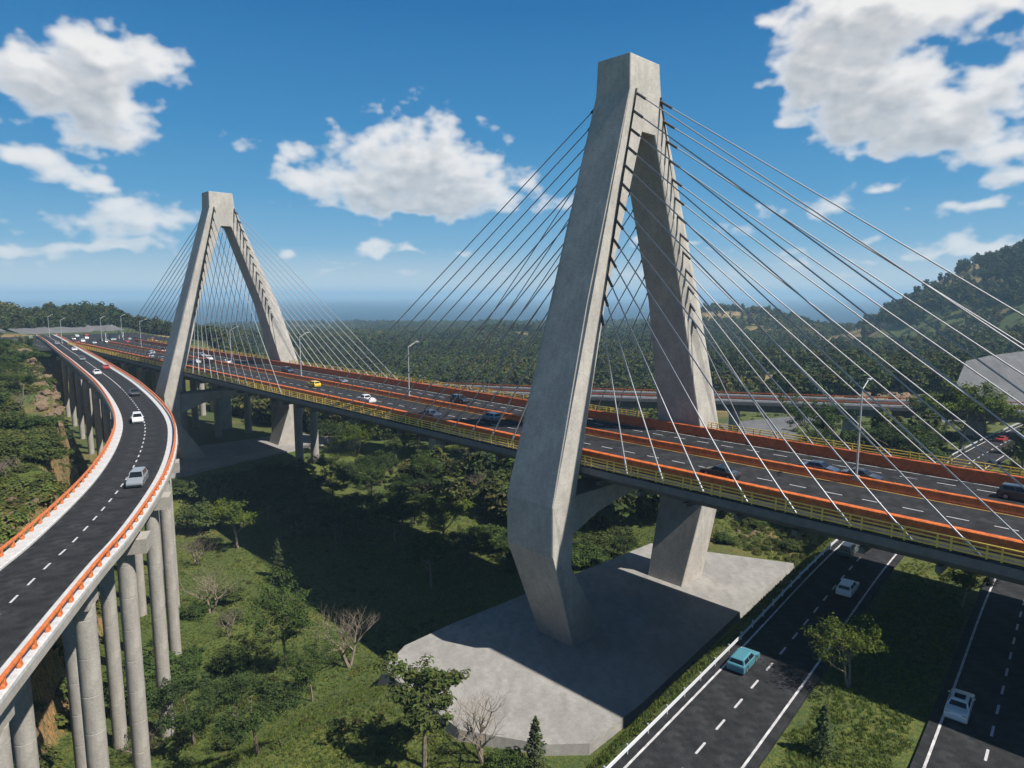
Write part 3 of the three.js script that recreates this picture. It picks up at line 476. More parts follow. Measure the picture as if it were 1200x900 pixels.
// ---------------------------------------------------------------- cars
function carProto(kind) {
  const S = { hatch: [4.15, .52, [-2.02, -1.78, -.05, .72, 1.02]], sedan: [4.6, .50, [-1.45, -.95, .02, .78, 1.25]], suv: [4.4, .6, [-2.1, -1.88, .1, .78, 1.1]], pickup: [4.9, .6, [-.55, -.35, .55, 1.05, 1.35]] }[kind];
  const L = S[0], hl = L / 2, top = kind === 'suv' || kind === 'pickup' ? .98 : .88, wr = .33, sx = [-hl + .82, hl - .86], W = 1.72, gr = .2;
  const sh = new THREE.Shape(); sh.moveTo(-hl, .34); sh.lineTo(-hl + .05, gr + .02);
  for (const x of sx) { sh.lineTo(x - wr - .06, gr); sh.absarc(x, .33, wr + .06, Math.PI + .35, -.35, true); sh.lineTo(x + wr + .06, gr); }
  sh.lineTo(hl - .06, gr + .03); sh.lineTo(hl, .42); sh.quadraticCurveTo(hl + .01, .62, hl - .12, .68); sh.quadraticCurveTo(hl - .6, top - .08, S[2][4], top); sh.lineTo(S[2][0] + .1, top + .02); sh.quadraticCurveTo(-hl + .02, top + .01, -hl, .66); sh.closePath();
  const bodyG = new THREE.ExtrudeGeometry(sh, { depth: W - .2, bevelEnabled: true, bevelSize: .05, bevelThickness: .1, bevelSegments: 2, curveSegments: 8 }); bodyG.translate(0, 0, -(W - .2) / 2);
  const [x0, x1, , x3, x4] = S[2], rt = top + S[1], wB = W / 2 - .04, wT = W / 2 - .22, V = (x, y, z) => new THREE.Vector3(x, y, z);
  const b = [V(x0 + .06, top - .02, -wB), V(x4, top - .02, -wB), V(x4, top - .02, wB), V(x0 + .06, top - .02, wB)], tp = [V(x1, rt - .05, -wT), V(x3 - .35, rt, -wT), V(x3 - .35, rt, wT), V(x1, rt - .05, wT)];
  const rf = tp.map((q, i) => V(q.x + (i === 1 || i === 2 ? -.14 : .1), q.y + .055, q.z * .8));
  const cabin = quadsGeo([[rf[0], rf[3], rf[2], rf[1]], ...[0, 1, 2, 3].map(i => [tp[i], rf[i], rf[(i + 1) % 4], tp[(i + 1) % 4]]), [b[0], tp[0], tp[1], b[1]], [b[3], b[2], tp[2], tp[3]], [b[1], tp[1], tp[2], b[2]], [b[0], b[3], tp[3], tp[0]]]);
  const inset = (A, B, C, D2, l, r, bt, t, off) => { const f = (u, v) => A.clone().lerp(B, u).lerp(D2.clone().lerp(C, u), v), n = B.clone().sub(A).cross(D2.clone().sub(A)).normalize().multiplyScalar(off); return [f(l, bt).add(n), f(r, bt).add(n), f(r, t).add(n), f(l, t).add(n)]; };
  const win = {
    windshield: [inset(b[2], b[1], tp[1], tp[2], .06, .94, .1, .93, .014)], rear_window: [inset(b[0], b[3], tp[3], tp[0], .08, .92, .2, .9, .014)],
    side_window: [[inset(b[3], b[2], tp[2], tp[3], .10, .47, .16, .9, .012)], [inset(b[3], b[2], tp[2], tp[3], .51, .90, .16, .9, .012)], [inset(b[1], b[0], tp[0], tp[1], .10, .49, .16, .9, .012)], [inset(b[1], b[0], tp[0], tp[1], .53, .90, .16, .9, .012)]],
  };
  const tyre = new THREE.TorusGeometry(wr - .09, .095, 8, 16), rim = new THREE.CylinderGeometry(wr - .12, wr - .12, .14, 14).rotateX(Math.PI / 2);
  return { kind, hl, top, W, bodyG: boxUV(clean(bodyG), 2), cabin: boxUV(cabin, 2), win, tyre: merge([tyre, new THREE.CylinderGeometry(wr - .1, wr - .1, .17, 14).rotateX(Math.PI / 2)]), rim, sx, wr, rt, x1, x3,
    lights: boxUV(new RoundedBoxGeometry(.1, .16, .38, 1, .03), 1), plate: boxUV(box(.03, .13, .42), 1), mirror: boxUV(new RoundedBoxGeometry(.14, .12, .2, 1, .03), 1), bump: boxUV(new RoundedBoxGeometry(.16, .2, 1.5, 1, .05), 1), bed: kind === 'pickup' ? boxUV(box(1.5, .06, 1.3), 1) : null };
}
const CARS = Object.fromEntries(['hatch', 'sedan', 'suv', 'pickup'].map(k => [k, carProto(k)])), paint = new Map();
function car(kind, col, pos, heading, label, group, detail = true) {
  const C = CARS[kind], key = col.join(); if (!paint.has(key)) paint.set(key, new THREE.MeshPhysicalMaterial({ color: lin(...col), roughness: .38, clearcoat: .8, clearcoatRoughness: .12 }));
  const m = paint.get(key), t = thing(kind === 'pickup' ? 'pickup_truck' : 'car', label, kind === 'pickup' ? 'pickup' : 'car', pos.toArray(), heading, group); t.scale.setScalar(.9);
  part('body', C.bodyG, m, t); const cab = part('cabin', C.cabin, m, t);
  part('windshield', quadsGeo(C.win.windshield), M.glass, cab); part('rear_window', quadsGeo(C.win.rear_window), M.glass, cab);
  C.win.side_window.forEach(q => part('side_window', quadsGeo(q), M.glass, cab));
  for (const x of C.sx) for (const s of [-1, 1]) { const w = part('wheel', C.tyre, M.tyre, t); w.position.set(x, C.wr, s * (C.W / 2 - .1)); const r = part('rim', C.rim, M.rim, w); r.position.z = s * .03; }
  if (detail) {
    for (const s of [-1, 1]) { const h = part('headlight', C.lights, M.headLens, t); h.position.set(C.hl - .1, .6, s * .62); const r = part('taillight', C.lights, M.redLens, t); r.position.set(-C.hl + .03, C.top - .17, s * .62); const mi = part('mirror', C.mirror, m, t); mi.position.set(C.x3 + .12, C.top + .05, s * (C.W / 2 + .06)); }
    const bp = part('bumper', C.bump, M.black, t); bp.position.set(C.hl - .04, .36, 0); const br = part('bumper', C.bump, M.black, t); br.position.set(-C.hl + .04, .36, 0);
    const pl = part('licence_plate', C.plate, M.plate, t); pl.position.set(-C.hl - .025, .58, 0);
    if (kind === 'sedan') { const sr = part('sunroof', boxUV(box(.75, .012, .8), 1), M.glass, cab); sr.position.set((C.x1 + C.x3 - .35) / 2, C.rt + .045, 0); sr.rotation.z = .045; }
  }
  return t;
}
// heading turns the car's nose (+x): along +u, -u, +v ...
const hU = Math.PI - (Math.PI / 2 - ANG) , headOf = (tx, tz) => Math.atan2(-tz, tx), HU = headOf(UX, -UF), HNU = headOf(-UX, UF);
const col = { teal: [.065, .20, .245], white: [0.59, 0.59, 0.582], silver: [.20, .215, .23], grey: [0.131, 0.139, 0.148], black: [0.0148, 0.0156, 0.018], red: [0.344, 0.0246, 0.0246], green: [0.082, 0.107, 0.0984], yellow: [0.615, 0.426, 0.0246], navy: [0.0246, 0.0369, 0.0656] };
function onRoad(path, v, off) { let b = path[0], bd = 1e9; for (const p of path) { const d = Math.abs(toUV(p.x, p.z)[1] - v); if (d < bd) { bd = d; b = p; } } return [new THREE.Vector3(b.x + b.rx * off, b.y + .0, b.z + b.rz * off), headOf(b.tx, b.tz)]; }
{
  let [p, h] = onRoad(roadL, 53.6, -1.9); car('hatch', col.teal, p, h, 'teal hatchback on the lower road at the edge of the deck shadow');
  [p, h] = onRoad(roadL, 75.5, 1.4); car('hatch', col.white, p, h, 'white hatchback on the lower road in the deck shadow');
  [p, h] = onRoad(roadL, 87.2, -1.5); car('suv', col.green, p, h, 'dark grey-green car on the lower road about to pass under the bridge');
  [p, h] = onRoad(roadR, 60, -2.3); car('sedan', col.white, p, h, 'white sedan with a sunroof on the carriageway beyond the grass median');
  [p, h] = onRoad(roadL, 181, -.9); car('sedan', col.red, p, h, 'red car on the far road beyond the bridge beside the guardrail');
  const B = (kind, c, u, v, dir, label, group) => car(kind, c, W3(u, v, -20), dir > 0 ? HU : HNU, label, group);
  B('sedan', col.black, 35.3, 66.9, 1, 'black sedan on the bridge beside the orange side barrier');
  B('sedan', col.navy, 28.4, 76.6, -1, 'dark navy sedan by the lamp on the bridge median');
  B('sedan', col.black, 23.9, 76.5, -1, 'black sedan nose to tail with the navy sedan by the median lamp');
  B('suv', col.black, 10.2, 80.2, -1, 'black SUV in the bridge lane next to the tall far barrier');
  B('pickup', col.white, 108, 67.2, 1, 'white pickup on the bridge between the two pylons');
  B('hatch', col.yellow, 134.8, 70.6, 1, 'yellow taxi on the bridge near the ramp-side pylon');
  B('suv', col.black, 95.4, 79.6, -1, 'black SUV on the bridge between the two pylons');
  B('hatch', col.silver, 78.2, 71.6, 1, 'silver hatchback on the bridge just behind the near pylon leg');
  B('sedan', col.navy, 87.3, 66.2, 1, 'navy sedan following the silver hatchback on the bridge');
  B('sedan', col.grey, 72, 76.6, -1, 'grey sedan on the bridge by the pylon leg');
  B('sedan', col.grey, 136.5, 78.2, -1, 'grey sedan on the bridge across the median from the yellow taxi');
  B('suv', col.navy, 165, 79.2, -1, 'navy SUV on the bridge near the legs of the ramp-side pylon');
  const R = (kind, c, x, z, off, back, label) => { const n = nearest(rampPath, x, z, 1).p; car(kind, c, new THREE.Vector3(n.x + n.rx * off, n.y + .04, n.z + n.rz * off), headOf(n.tx * back, n.tz * back), label); };
  R('suv', col.silver, -41, -69.1, 1.45, -1, 'silver SUV on the ramp near its dashed line and outer kerb');
  R('suv', col.white, -59.2, -104.9, -.9, -1, 'white car on the ramp bend');
  R('sedan', col.black, -77, -132, 1.1, -1, 'dark sedan on the ramp following the white car on the bend');
  R('hatch', col.red, -113, -179.5, 1.9, 1, 'red car on the ramp by the white kerb');
  R('sedan', col.white, -106, -168, -1.5, -1, 'white sedan on the ramp across from the red car');
  R('hatch', col.grey, -134.6, -204, -.6, -1, 'grey hatchback on the straight part of the ramp');
  R('sedan', col.white, -160, -241, 1.3, -1, 'white sedan where the ramp leaves the paved junction');
  R('sedan', col.silver, -184, -275, -1.2, 1, 'silver sedan entering the paved junction from the ramp');
  const rr = rng(91), cl = [col.white, col.silver, col.grey, col.black, col.red, col.white], cn = ['white', 'silver', 'grey', 'black', 'red', 'white'];
  for (let i = 0; i < 16; i++) { const k = Math.floor(rr() * 6), u = 322 + rr() * 100, v = 46 + Math.floor(rr() * 9) * 6 + rr(); car(['sedan', 'hatch', 'suv'][i % 3], cl[k], W3(u, v, -20.55), rr() > .5 ? HU : HNU, `${cn[k]} ${['sedan', 'hatchback', 'SUV'][i % 3]} in the traffic of the far paved junction`, `${cn[k]} ${['sedans', 'hatchbacks', 'SUVs'][i % 3]} in the far traffic`, false); }
  for (let i = 0; i < 9; i++) { const k = Math.floor(rr() * 6), dir = i % 2 ? 1 : -1, u = 198 + i * 7.2 + rr() * 3, v = dir > 0 ? [66, 71][i % 3 % 2] : [76.8, 80][i % 3 % 2]; car(['sedan', 'hatch', 'suv'][i % 3], cl[k], W3(u, v, -20), dir > 0 ? HU : HNU, `${cn[k]} ${['sedan', 'hatchback', 'SUV'][i % 3]} on the bridge deck past the ramp-side pylon`, `${cn[k]} ${['sedans', 'hatchbacks', 'SUVs'][i % 3]} past the ramp-side pylon`, false); }
}

// ---------------------------------------------------------------- trees
function tube(P, out, sides) {                          // P: [{p, r}] chain of a branch
  let prev = null, ref = new THREE.Vector3(.31, .17, .93);
  for (let i = 0; i < P.length; i++) {
    const d = (P[i + 1] || P[i]).p.clone().sub((P[i - 1] || P[i]).p).normalize(), a = ref.clone().cross(d).normalize(), b = d.clone().cross(a), ring = [];
    for (let k = 0; k < sides; k++) { const t = k / sides * Math.PI * 2; ring.push([P[i].p.clone().addScaledVector(a, Math.cos(t) * P[i].r).addScaledVector(b, Math.sin(t) * P[i].r), k / sides, P[i].p.y]); }
    if (prev) for (let k = 0; k < sides; k++) { const m = (k + 1) % sides; for (const [v, u, w] of [prev[k], prev[m], ring[m], prev[k], ring[m], ring[k]]) { out.P.push(v.x, v.y, v.z); out.U.push(u * 2, w); } }
    prev = ring;
  }
}
function woodGeo(o) { const g = new THREE.BufferGeometry(); g.setAttribute('position', new THREE.Float32BufferAttribute(o.P, 3)); g.setAttribute('uv', new THREE.Float32BufferAttribute(o.U, 2)); g.computeVertexNormals(); return g; }
function leavesGeo(list) {                              // [{p, s, n, c}] : folded leaf blades, four corners each
  const P = [], C = [], r = rng(9 + list.length), a = new THREE.Vector3(), b = new THREE.Vector3(), n = new THREE.Vector3(), t = new THREE.Vector3();
  for (const l of list) {
    n.copy(l.n); t.set(r() - .5, r() - .5, r() - .5); a.copy(n).cross(t).normalize().multiplyScalar(l.s); b.copy(n).cross(a).normalize().multiplyScalar(l.s * .52);
    const q = [[-1, 0, 0], [0, -1, .22], [1, 0, -.08], [0, 1, .22]].map(([x, y, z]) => [l.p.x + a.x * x + b.x * y + n.x * z * l.s, l.p.y + a.y * x + b.y * y + n.y * z * l.s, l.p.z + a.z * x + b.z * y + n.z * z * l.s]);
    for (const k of [0, 1, 2, 0, 2, 3]) { P.push(...q[k]); C.push(l.c * l.w, l.c, l.c * .75); }
  }
  const g = new THREE.BufferGeometry(); g.setAttribute('position', new THREE.Float32BufferAttribute(P, 3)); g.setAttribute('color', new THREE.Float32BufferAttribute(C, 3)); g.computeVertexNormals(); return g;
}
function growTree(seed, o) {
  const r = rng(seed), wood = { P: [], U: [] }, tips = [], up = new THREE.Vector3(0, 1, 0);
  const rv = () => new THREE.Vector3(r() - .5, r() - .5, r() - .5).multiplyScalar(2);
  function branch(p, d, len, rad, lev) {
    const chain = [{ p: p.clone(), r: rad }], n = lev === 0 ? 4 : 3, q = p.clone(), dd = d.clone();
    for (let i = 1; i <= n; i++) { dd.addScaledVector(rv(), o.wiggle * (lev ? 1 : .45)).addScaledVector(up, lev ? o.lift : .1).normalize(); q.addScaledVector(dd, len / n); chain.push({ p: q.clone(), r: rad * (1 - i / n * (lev >= o.levels ? .75 : .42)) }); }
    tube(chain, wood, lev < 2 ? 6 : lev < 3 ? 4 : 3);
    if (lev >= o.levels) { tips.push({ p: q.clone(), d: dd.clone() }); tips.push({ p: chain[n - 1].p.clone(), d: dd.clone() }); return; }
    const kids = o.kids[Math.min(lev, o.kids.length - 1)], ph = r() * 7;
    for (let k = 0; k < kids; k++) {
      const from = lev === 0 ? chain[Math.min(n, n - Math.floor(r() * o.low))] : chain[Math.max(1, n - Math.floor(r() * 2))];
      const a = ph + k * 2.4 + r() * .7, tilt = o.tilt * (.6 + r() * .7), side = new THREE.Vector3(Math.cos(a), 0, Math.sin(a));
      const nd = dd.clone().multiplyScalar(Math.cos(tilt)).addScaledVector(side, Math.sin(tilt)).normalize();
      branch(from.p, nd, len * o.shrink * (.75 + r() * .5), from.r * .72, lev + 1);
    }
    if (lev) tips.push({ p: q.clone(), d: dd.clone() });
  }
  for (let k = 0; k < (o.stems || 1); k++) { const a = k * 2.1 + r(); branch(new THREE.Vector3(k ? Math.cos(a) * .2 : 0, -.25, k ? Math.sin(a) * .2 : 0), new THREE.Vector3((o.stems > 1 ? Math.cos(a) * .35 : 0) + (r() - .5) * .15, 1, (o.stems > 1 ? Math.sin(a) * .35 : 0) + (r() - .5) * .15).normalize(), o.trunk, o.rad, 0); }
  const leaves = [];
  if (o.leaf) for (const t of tips) {
    const k = Math.round(o.per * (.6 + r() * .8)), tone = .72 + r() * .55;
    for (let i = 0; i < k; i++) { const v = rv(); while (v.lengthSq() > 1) v.copy(rv()); v.y *= .62; const n = v.clone().normalize().multiplyScalar(.8).addScaledVector(up, .75).addScaledVector(rv(), .5).normalize(); leaves.push({ p: t.p.clone().addScaledVector(v, o.clump), s: o.leaf * (.6 + r() * .7), n, c: tone * (.75 + r() * .5), w: .85 + r() * .4 }); }
  }
  return { wood: woodGeo(wood), leaf: leaves.length ? leavesGeo(leaves) : null };
}
function growConifer(seed, h, w, leaf, n) {
  const r = rng(seed), wood = { P: [], U: [] }, leaves = []; tube([{ p: new THREE.Vector3(0, -.2, 0), r: h * .022 }, { p: new THREE.Vector3(.05, h * .5, 0), r: h * .014 }, { p: new THREE.Vector3(0, h * .97, 0), r: .01 }], wood, 5);
  for (let k = 0; k < n; k++) { const t = .06 + .94 * k / n, R = w * Math.pow(1 - t, .75) * (.65 + r() * .6) + .08, a = k * 2.4, tone = .7 + r() * .6; tube([{ p: new THREE.Vector3(0, h * t, 0), r: .02 }, { p: new THREE.Vector3(Math.cos(a) * R, h * t - R * .1, Math.sin(a) * R), r: .006 }], wood, 3); for (let i = 0; i < 34; i++) { const f = .15 + .9 * Math.sqrt(r()), v = new THREE.Vector3(Math.cos(a + (r() - .5) * .9) * R * f, h * t + (r() - .5) * h * .06 + .06 * h * (1 - f), Math.sin(a + (r() - .5) * .9) * R * f); leaves.push({ p: v, s: leaf * (.6 + r() * .7), n: new THREE.Vector3(r() - .5, .7, r() - .5).normalize(), c: tone * (.7 + r() * .6), w: .85 + r() * .3 }); } }
  return { wood: woodGeo(wood), leaf: leavesGeo(leaves) };
}
// one of each kind; all are about 10 m tall before scaling (h gives the true height)
const KIND = {
  round: { g: growTree(11, { levels: 3, kids: [6, 4, 3], trunk: 4.4, rad: .2, tilt: .8, shrink: .66, wiggle: .22, lift: .1, low: 2, leaf: .15, per: 30, clump: .62 }), m: LEAF.mid, b: M.barkPale, name: 'broadleaf_tree' },
  round2: { g: growTree(23, { levels: 3, kids: [5, 4, 4], trunk: 3.6, rad: .2, tilt: .9, shrink: .68, wiggle: .26, lift: .08, low: 2, leaf: .15, per: 26, clump: .66, stems: 1 }), m: LEAF.deep, b: M.bark, name: 'broadleaf_tree' },
  tuft: { g: growTree(37, { levels: 3, kids: [6, 4, 3], trunk: 4.2, rad: .2, tilt: .9, shrink: .58, wiggle: .18, lift: .12, low: 1, leaf: .21, per: 22, clump: .6 }), m: LEAF.olive, b: M.barkPale, name: 'umbrella_tree' },
  open: { g: growTree(41, { levels: 3, kids: [4, 4, 3], trunk: 2.8, rad: .16, tilt: .8, shrink: .8, wiggle: .24, lift: .05, low: 2, leaf: .13, per: 17, clump: .65, stems: 2 }), m: LEAF.bright, b: M.barkPale, name: 'open_crowned_tree' },
  bright: { g: growTree(53, { levels: 3, kids: [6, 4, 3], trunk: 3.4, rad: .2, tilt: .8, shrink: .66, wiggle: .2, lift: .12, low: 2, leaf: .15, per: 28, clump: .62 }), m: LEAF.bright, b: M.barkPale, name: 'broadleaf_tree' },
  bare: { g: growTree(67, { levels: 4, kids: [5, 4, 3, 3], trunk: 2.6, rad: .2, tilt: .75, shrink: .74, wiggle: .22, lift: .1, low: 2, stems: 2 }), b: M.barkPale, name: 'bare_tree' },
  bush: { g: growTree(71, { levels: 2, kids: [6, 5], trunk: 1.0, rad: .08, tilt: 1.0, shrink: 1.1, wiggle: .3, lift: .05, low: 3, leaf: .16, per: 40, clump: .55, stems: 3 }), m: LEAF.mid, b: M.bark, name: 'shrub' },
  bush2: { g: growTree(79, { levels: 2, kids: [6, 5], trunk: 1.0, rad: .08, tilt: 1.0, shrink: 1.1, wiggle: .3, lift: .05, low: 3, leaf: .16, per: 36, clump: .55, stems: 3 }), m: LEAF.olive, b: M.bark, name: 'shrub' },
  cone: { g: growConifer(83, 6, 1.45, .17, 46), m: LEAF.blue, b: M.bark, name: 'conical_tree' },
};
for (const k of Object.values(KIND)) { k.g.wood.computeBoundingBox(); const bb = k.g.wood.boundingBox.clone(); if (k.g.leaf) { k.g.leaf.computeBoundingBox(); bb.union(k.g.leaf.boundingBox); } k.h = bb.max.y; k.w = Math.max(bb.max.x - bb.min.x, bb.max.z - bb.min.z); }
const TR = rng(1234);
function plant(kind, x, z, h, label, cat, group, wide = 1) {
  const K = KIND[kind], s = h / K.h, t = thing(K.name, label, cat, [x, heightAt(x, z) + CAMY - .05, z], TR() * 6.28, group); t.scale.set(s * wide, s, s * wide);
  part(kind.startsWith('bush') ? 'stems' : 'trunk', K.g.wood, K.b, t); if (K.g.leaf) part(kind.startsWith('bush') ? 'foliage' : 'crown', K.g.leaf, K.m, t); return t;
}
// by the sight line of its foot onto the ground at height h0
function footAt(px, py, h0) { for (let k = 0; k < 6; k++) { const [x, z] = footOn(px, py, h0); h0 = lerp(h0, heightAt(x, z), .8); } return footOn(px, py, h0); }
function footOn(px, py, h0) { const X = (px - 600) / 780, Y = -(py - 450) / 780, y = Y * .99123 - .13217, f = .99123 + Y * .13217; let t = -h0 / -y; t = h0 / y; return [X * t, -f * t]; }
const T = (kind, px, py, h, label, cat, o = {}) => { const [x, z] = footAt(px, py, o.h0 || -44.4); return plant(kind, x, z, o.h0 ? h : h * 1.08, label, cat, o.group, o.wide); };
T('round', 335, 782, 11.6, 'large leafy tree on the grass beside the bare tree', 'tree', { wide: 1.05 });
T('bare', 410, 782, 8.8, 'leafless grey tree on the grass left of the pale slab', 'tree', { wide: 1.05 });
T('round', 366, 822, 7.4, 'small leafy tree between the large tree and the slab', 'tree');
T('round2', 302, 884, 7.6, 'low spreading dark tree on the grass by the ramp columns', 'tree', { wide: .95 });
T('round2', 228, 872, 7.6, 'dark leafy tree close to the tall ramp columns', 'tree', { wide: .95 });
T('bare', 168, 893, 4.4, 'leafless grey shrub at the foot of the ramp columns', 'tree', { wide: 1.1 });
T('tuft', 497, 899, 9.6, 'umbrella-crowned tree at the front corner of the slab', 'tree', { wide: 1.1 });
T('bare', 566, 893, 7.6, 'thin leafless tree in front of the slab edge', 'tree');
T('cone', 627, 903, 5.2, 'small dense conical tree at the slab edge', 'tree', { wide: 1.0 });
T('bush', 600, 905, 2.2, 'low shrub beneath the thin leafless tree', 'shrub');
T('bright', 279, 642, 9.8, 'bright green tree at the edge of the pylon shadow', 'tree', { wide: 1.1 });
T('cone', 326, 676, 6.8, 'slender conical tree standing alone on the grass', 'tree', { wide: .8 });
T('bare', 232, 662, 6.5, 'pale leafless tree beside the ramp columns near the bright green tree', 'tree', { wide: 1.1 });
T('bare', 246, 718, 7.2, 'twiggy grey tree on the open grass below the slender conical tree', 'tree', { wide: 1.3 });
T('bare', 268, 745, 4.8, 'small twiggy tree on the open grass beside the large leafy tree', 'tree');
T('bush', 190, 812, 3.0, 'shrub wrapped round the foot of a ramp column', 'shrub', { wide: 1.3 });
T('bush', 160, 800, 3.4, 'leafy shrub between two ramp columns', 'shrub', { wide: 1.4 });
T('round', 500, 578, 10.2, 'round leafy tree on the grass under the bridge span', 'tree', { wide: 1.1 });
T('open', 420, 532, 10.5, 'forked tree with a pale trunk below the bridge span', 'tree', { wide: 1.0 });
T('round2', 385, 530, 9, 'dark tree behind the forked tree below the span', 'tree');
T('tuft', 465, 545, 8, 'thin-trunked tree next to the forked tree below the span', 'tree');
T('bare', 450, 560, 6.0, 'leafless tree below the span beside the round leafy tree', 'tree', { wide: 1.3 });
T('bare', 565, 580, 6.5, 'leafless tree on the grass beside the near pylon leg', 'tree', { wide: 1.3 });
T('bright', 520, 640, 9.6, 'yellow-green tree where the grass meets the pylon shadow', 'tree', { wide: 1.25 });
T('round', 505, 690, 9.5, 'leafy tree in the deep shade beside the slab', 'tree', { wide: 1.1 });
T('bush', 575, 640, 4.2, 'shrub at the sunlit edge of the shade beside the slab', 'shrub', { wide: 1.3 });
T('round2', 545, 660, 6.5, 'small dark tree in the shade beside the slab', 'tree', { wide: 1.2 });
T('open', 995, 806, 6.6, 'airy multi-stemmed tree on the grass median', 'tree', { h0: -32.8, wide: .95 });
T('cone', 963, 884, 4.0, 'pale conical tree in the sun on the grass median', 'tree', { h0: -32.8, wide: 1.05 });
T('cone', 1074, 776, 4.6, 'dark conical tree in the deck shadow on the grass median', 'tree', { h0: -32.8, wide: 1.15 });
T('round', 1128, 712, 4.6, 'small leafy tree on the median right under the deck edge', 'tree', { h0: -32.8, wide: 1.3 });
T('round', 948, 545, 16, 'tall tree behind the bridge beside the grey apron', 'tree', { h0: -36 });
T('cone', 985, 535, 6, 'small conical tree between the tall tree and the lamp', 'tree', { h0: -36 });
T('round2', 1040, 548, 9.5, 'leafy tree behind the bridge in front of the apron', 'tree', { h0: -34, wide: 1.3 });
T('round', 1072, 545, 8.5, 'rounded tree behind the bridge next to the big bright tree', 'tree', { h0: -34, wide: 1.2 });
T('bright', 1125, 528, 15, 'big bright green tree beside the far guardrail', 'tree', { h0: -33.5, wide: 1.1 });
T('bright', 1155, 516, 12, 'bright green tree between the big tree and the far guardrail', 'tree', { h0: -33, wide: 1.3 });
T('round2', 1102, 520, 13.5, 'tall dark tree behind the big bright green tree', 'tree', { h0: -33.5 });
T('bush', 1082, 545, 4, 'shrub at the foot of the big bright green tree', 'shrub', { h0: -33, wide: 1.6 });
// the shaded grove under the span between the pylons
{
  const r = rng(71), sets = [
    { n: 34, x: [275, 500], y: [556, 640], k: ['round2', 'round', 'round2', 'tuft'], h: [5.5, 9.5], l: 'dark leafy tree in the shaded grove under the span', c: 'tree', g: 'trees of the shaded grove' },
    { n: 14, x: [560, 740], y: [600, 668], k: ['bush', 'bush2', 'round2'], h: [2.6, 5], l: 'bushy growth along the back edge of the pale slab', c: 'shrub', g: 'bushes behind the slab' },
    { n: 9, x: [690, 760], y: [578, 612], k: ['tuft', 'open'], h: [6, 8], l: 'slim pale-trunked tree seen under the cross beam', c: 'tree', g: 'slim trees under the cross beam' },
    { n: 9, x: [380, 600], y: [505, 545], k: ['round', 'round2', 'bush', 'open'], h: [5, 9], l: 'scattered tree on the sunlit grass beneath the deck edge', c: 'tree', g: 'scattered trees under the deck edge' },
    { n: 12, x: [200, 330], y: [560, 620], k: ['bush', 'round2', 'bush2'], h: [3, 6], l: 'bushy tree by the slab of the ramp-side pylon', c: 'tree', g: 'trees by the ramp-side pylon slab' },
    { n: 10, x: [165, 300], y: [690, 880], k: ['bush', 'bush2'], h: [1.2, 2.6], l: 'low shrub on the grass under the ramp', c: 'shrub', g: 'shrubs under the ramp' },
    { n: 12, x: [845, 960], y: [600, 650], k: ['bush', 'bush2'], h: [1.0, 2.2], l: 'low shrub on the stony bank behind the pale slab', c: 'shrub', g: 'shrubs on the stony bank' },
    { n: 16, x: [850, 1100], y: [520, 548], k: ['bush', 'bush2', 'round'], h: [2, 5], l: 'shrub along the far side of the bridge deck', c: 'shrub', g: 'shrubs along the far deck edge', h0: -38 },
  ];
  for (const s of sets) for (let i = 0; i < s.n; i++) { const px = lerp(...s.x, r()), py = lerp(...s.y, r()), k = s.k[Math.floor(r() * s.k.length)], [x, z] = footAt(px, py, s.h0 || -44.4), [u, v] = toUV(x, z); if (u > 36 && u < 67 && v > 40 && v < 107) continue; if (u > 174 && u < 204 && v > 42 && v < 100) continue; plant(k, x, z, lerp(...s.h, r()), s.l + (KIND[k].name === 'shrub' && s.c === 'tree' ? ', shrub-like' : ''), KIND[k].name === 'shrub' ? 'shrub' : 'tree', s.g, 1 + r() * .35); }
  // the bank left of the ramp
  for (let i = 0; i < 210; i++) {
    const s = 52 + Math.pow(r(), 1.25) * 330, p = sampleAt(rampPath, s), d = 10.5 + Math.pow(r(), 1.2) * (24 + s * .22), x = p.x - p.rx * d, z = p.z - p.rz * d, q = r(), k = q < .3 ? 'bush' : q < .55 ? 'bush2' : q < .7 ? 'round2' : q < .85 ? 'round' : 'bare', sh = k.startsWith('bush');
    plant(k, x, z, sh ? 1.4 + r() * 2.4 : 3.2 + r() * 3.4, k === 'bare' ? 'leafless grey tree on the bank beside the ramp' : sh ? 'green shrub on the bank beside the ramp' : 'small leafy tree on the bank beside the ramp', sh ? 'shrub' : 'tree', k === 'bare' ? 'leafless trees on the ramp bank' : sh ? 'shrubs on the ramp bank' : 'leafy trees on the ramp bank', 1.1 + r() * .4);
  }
}
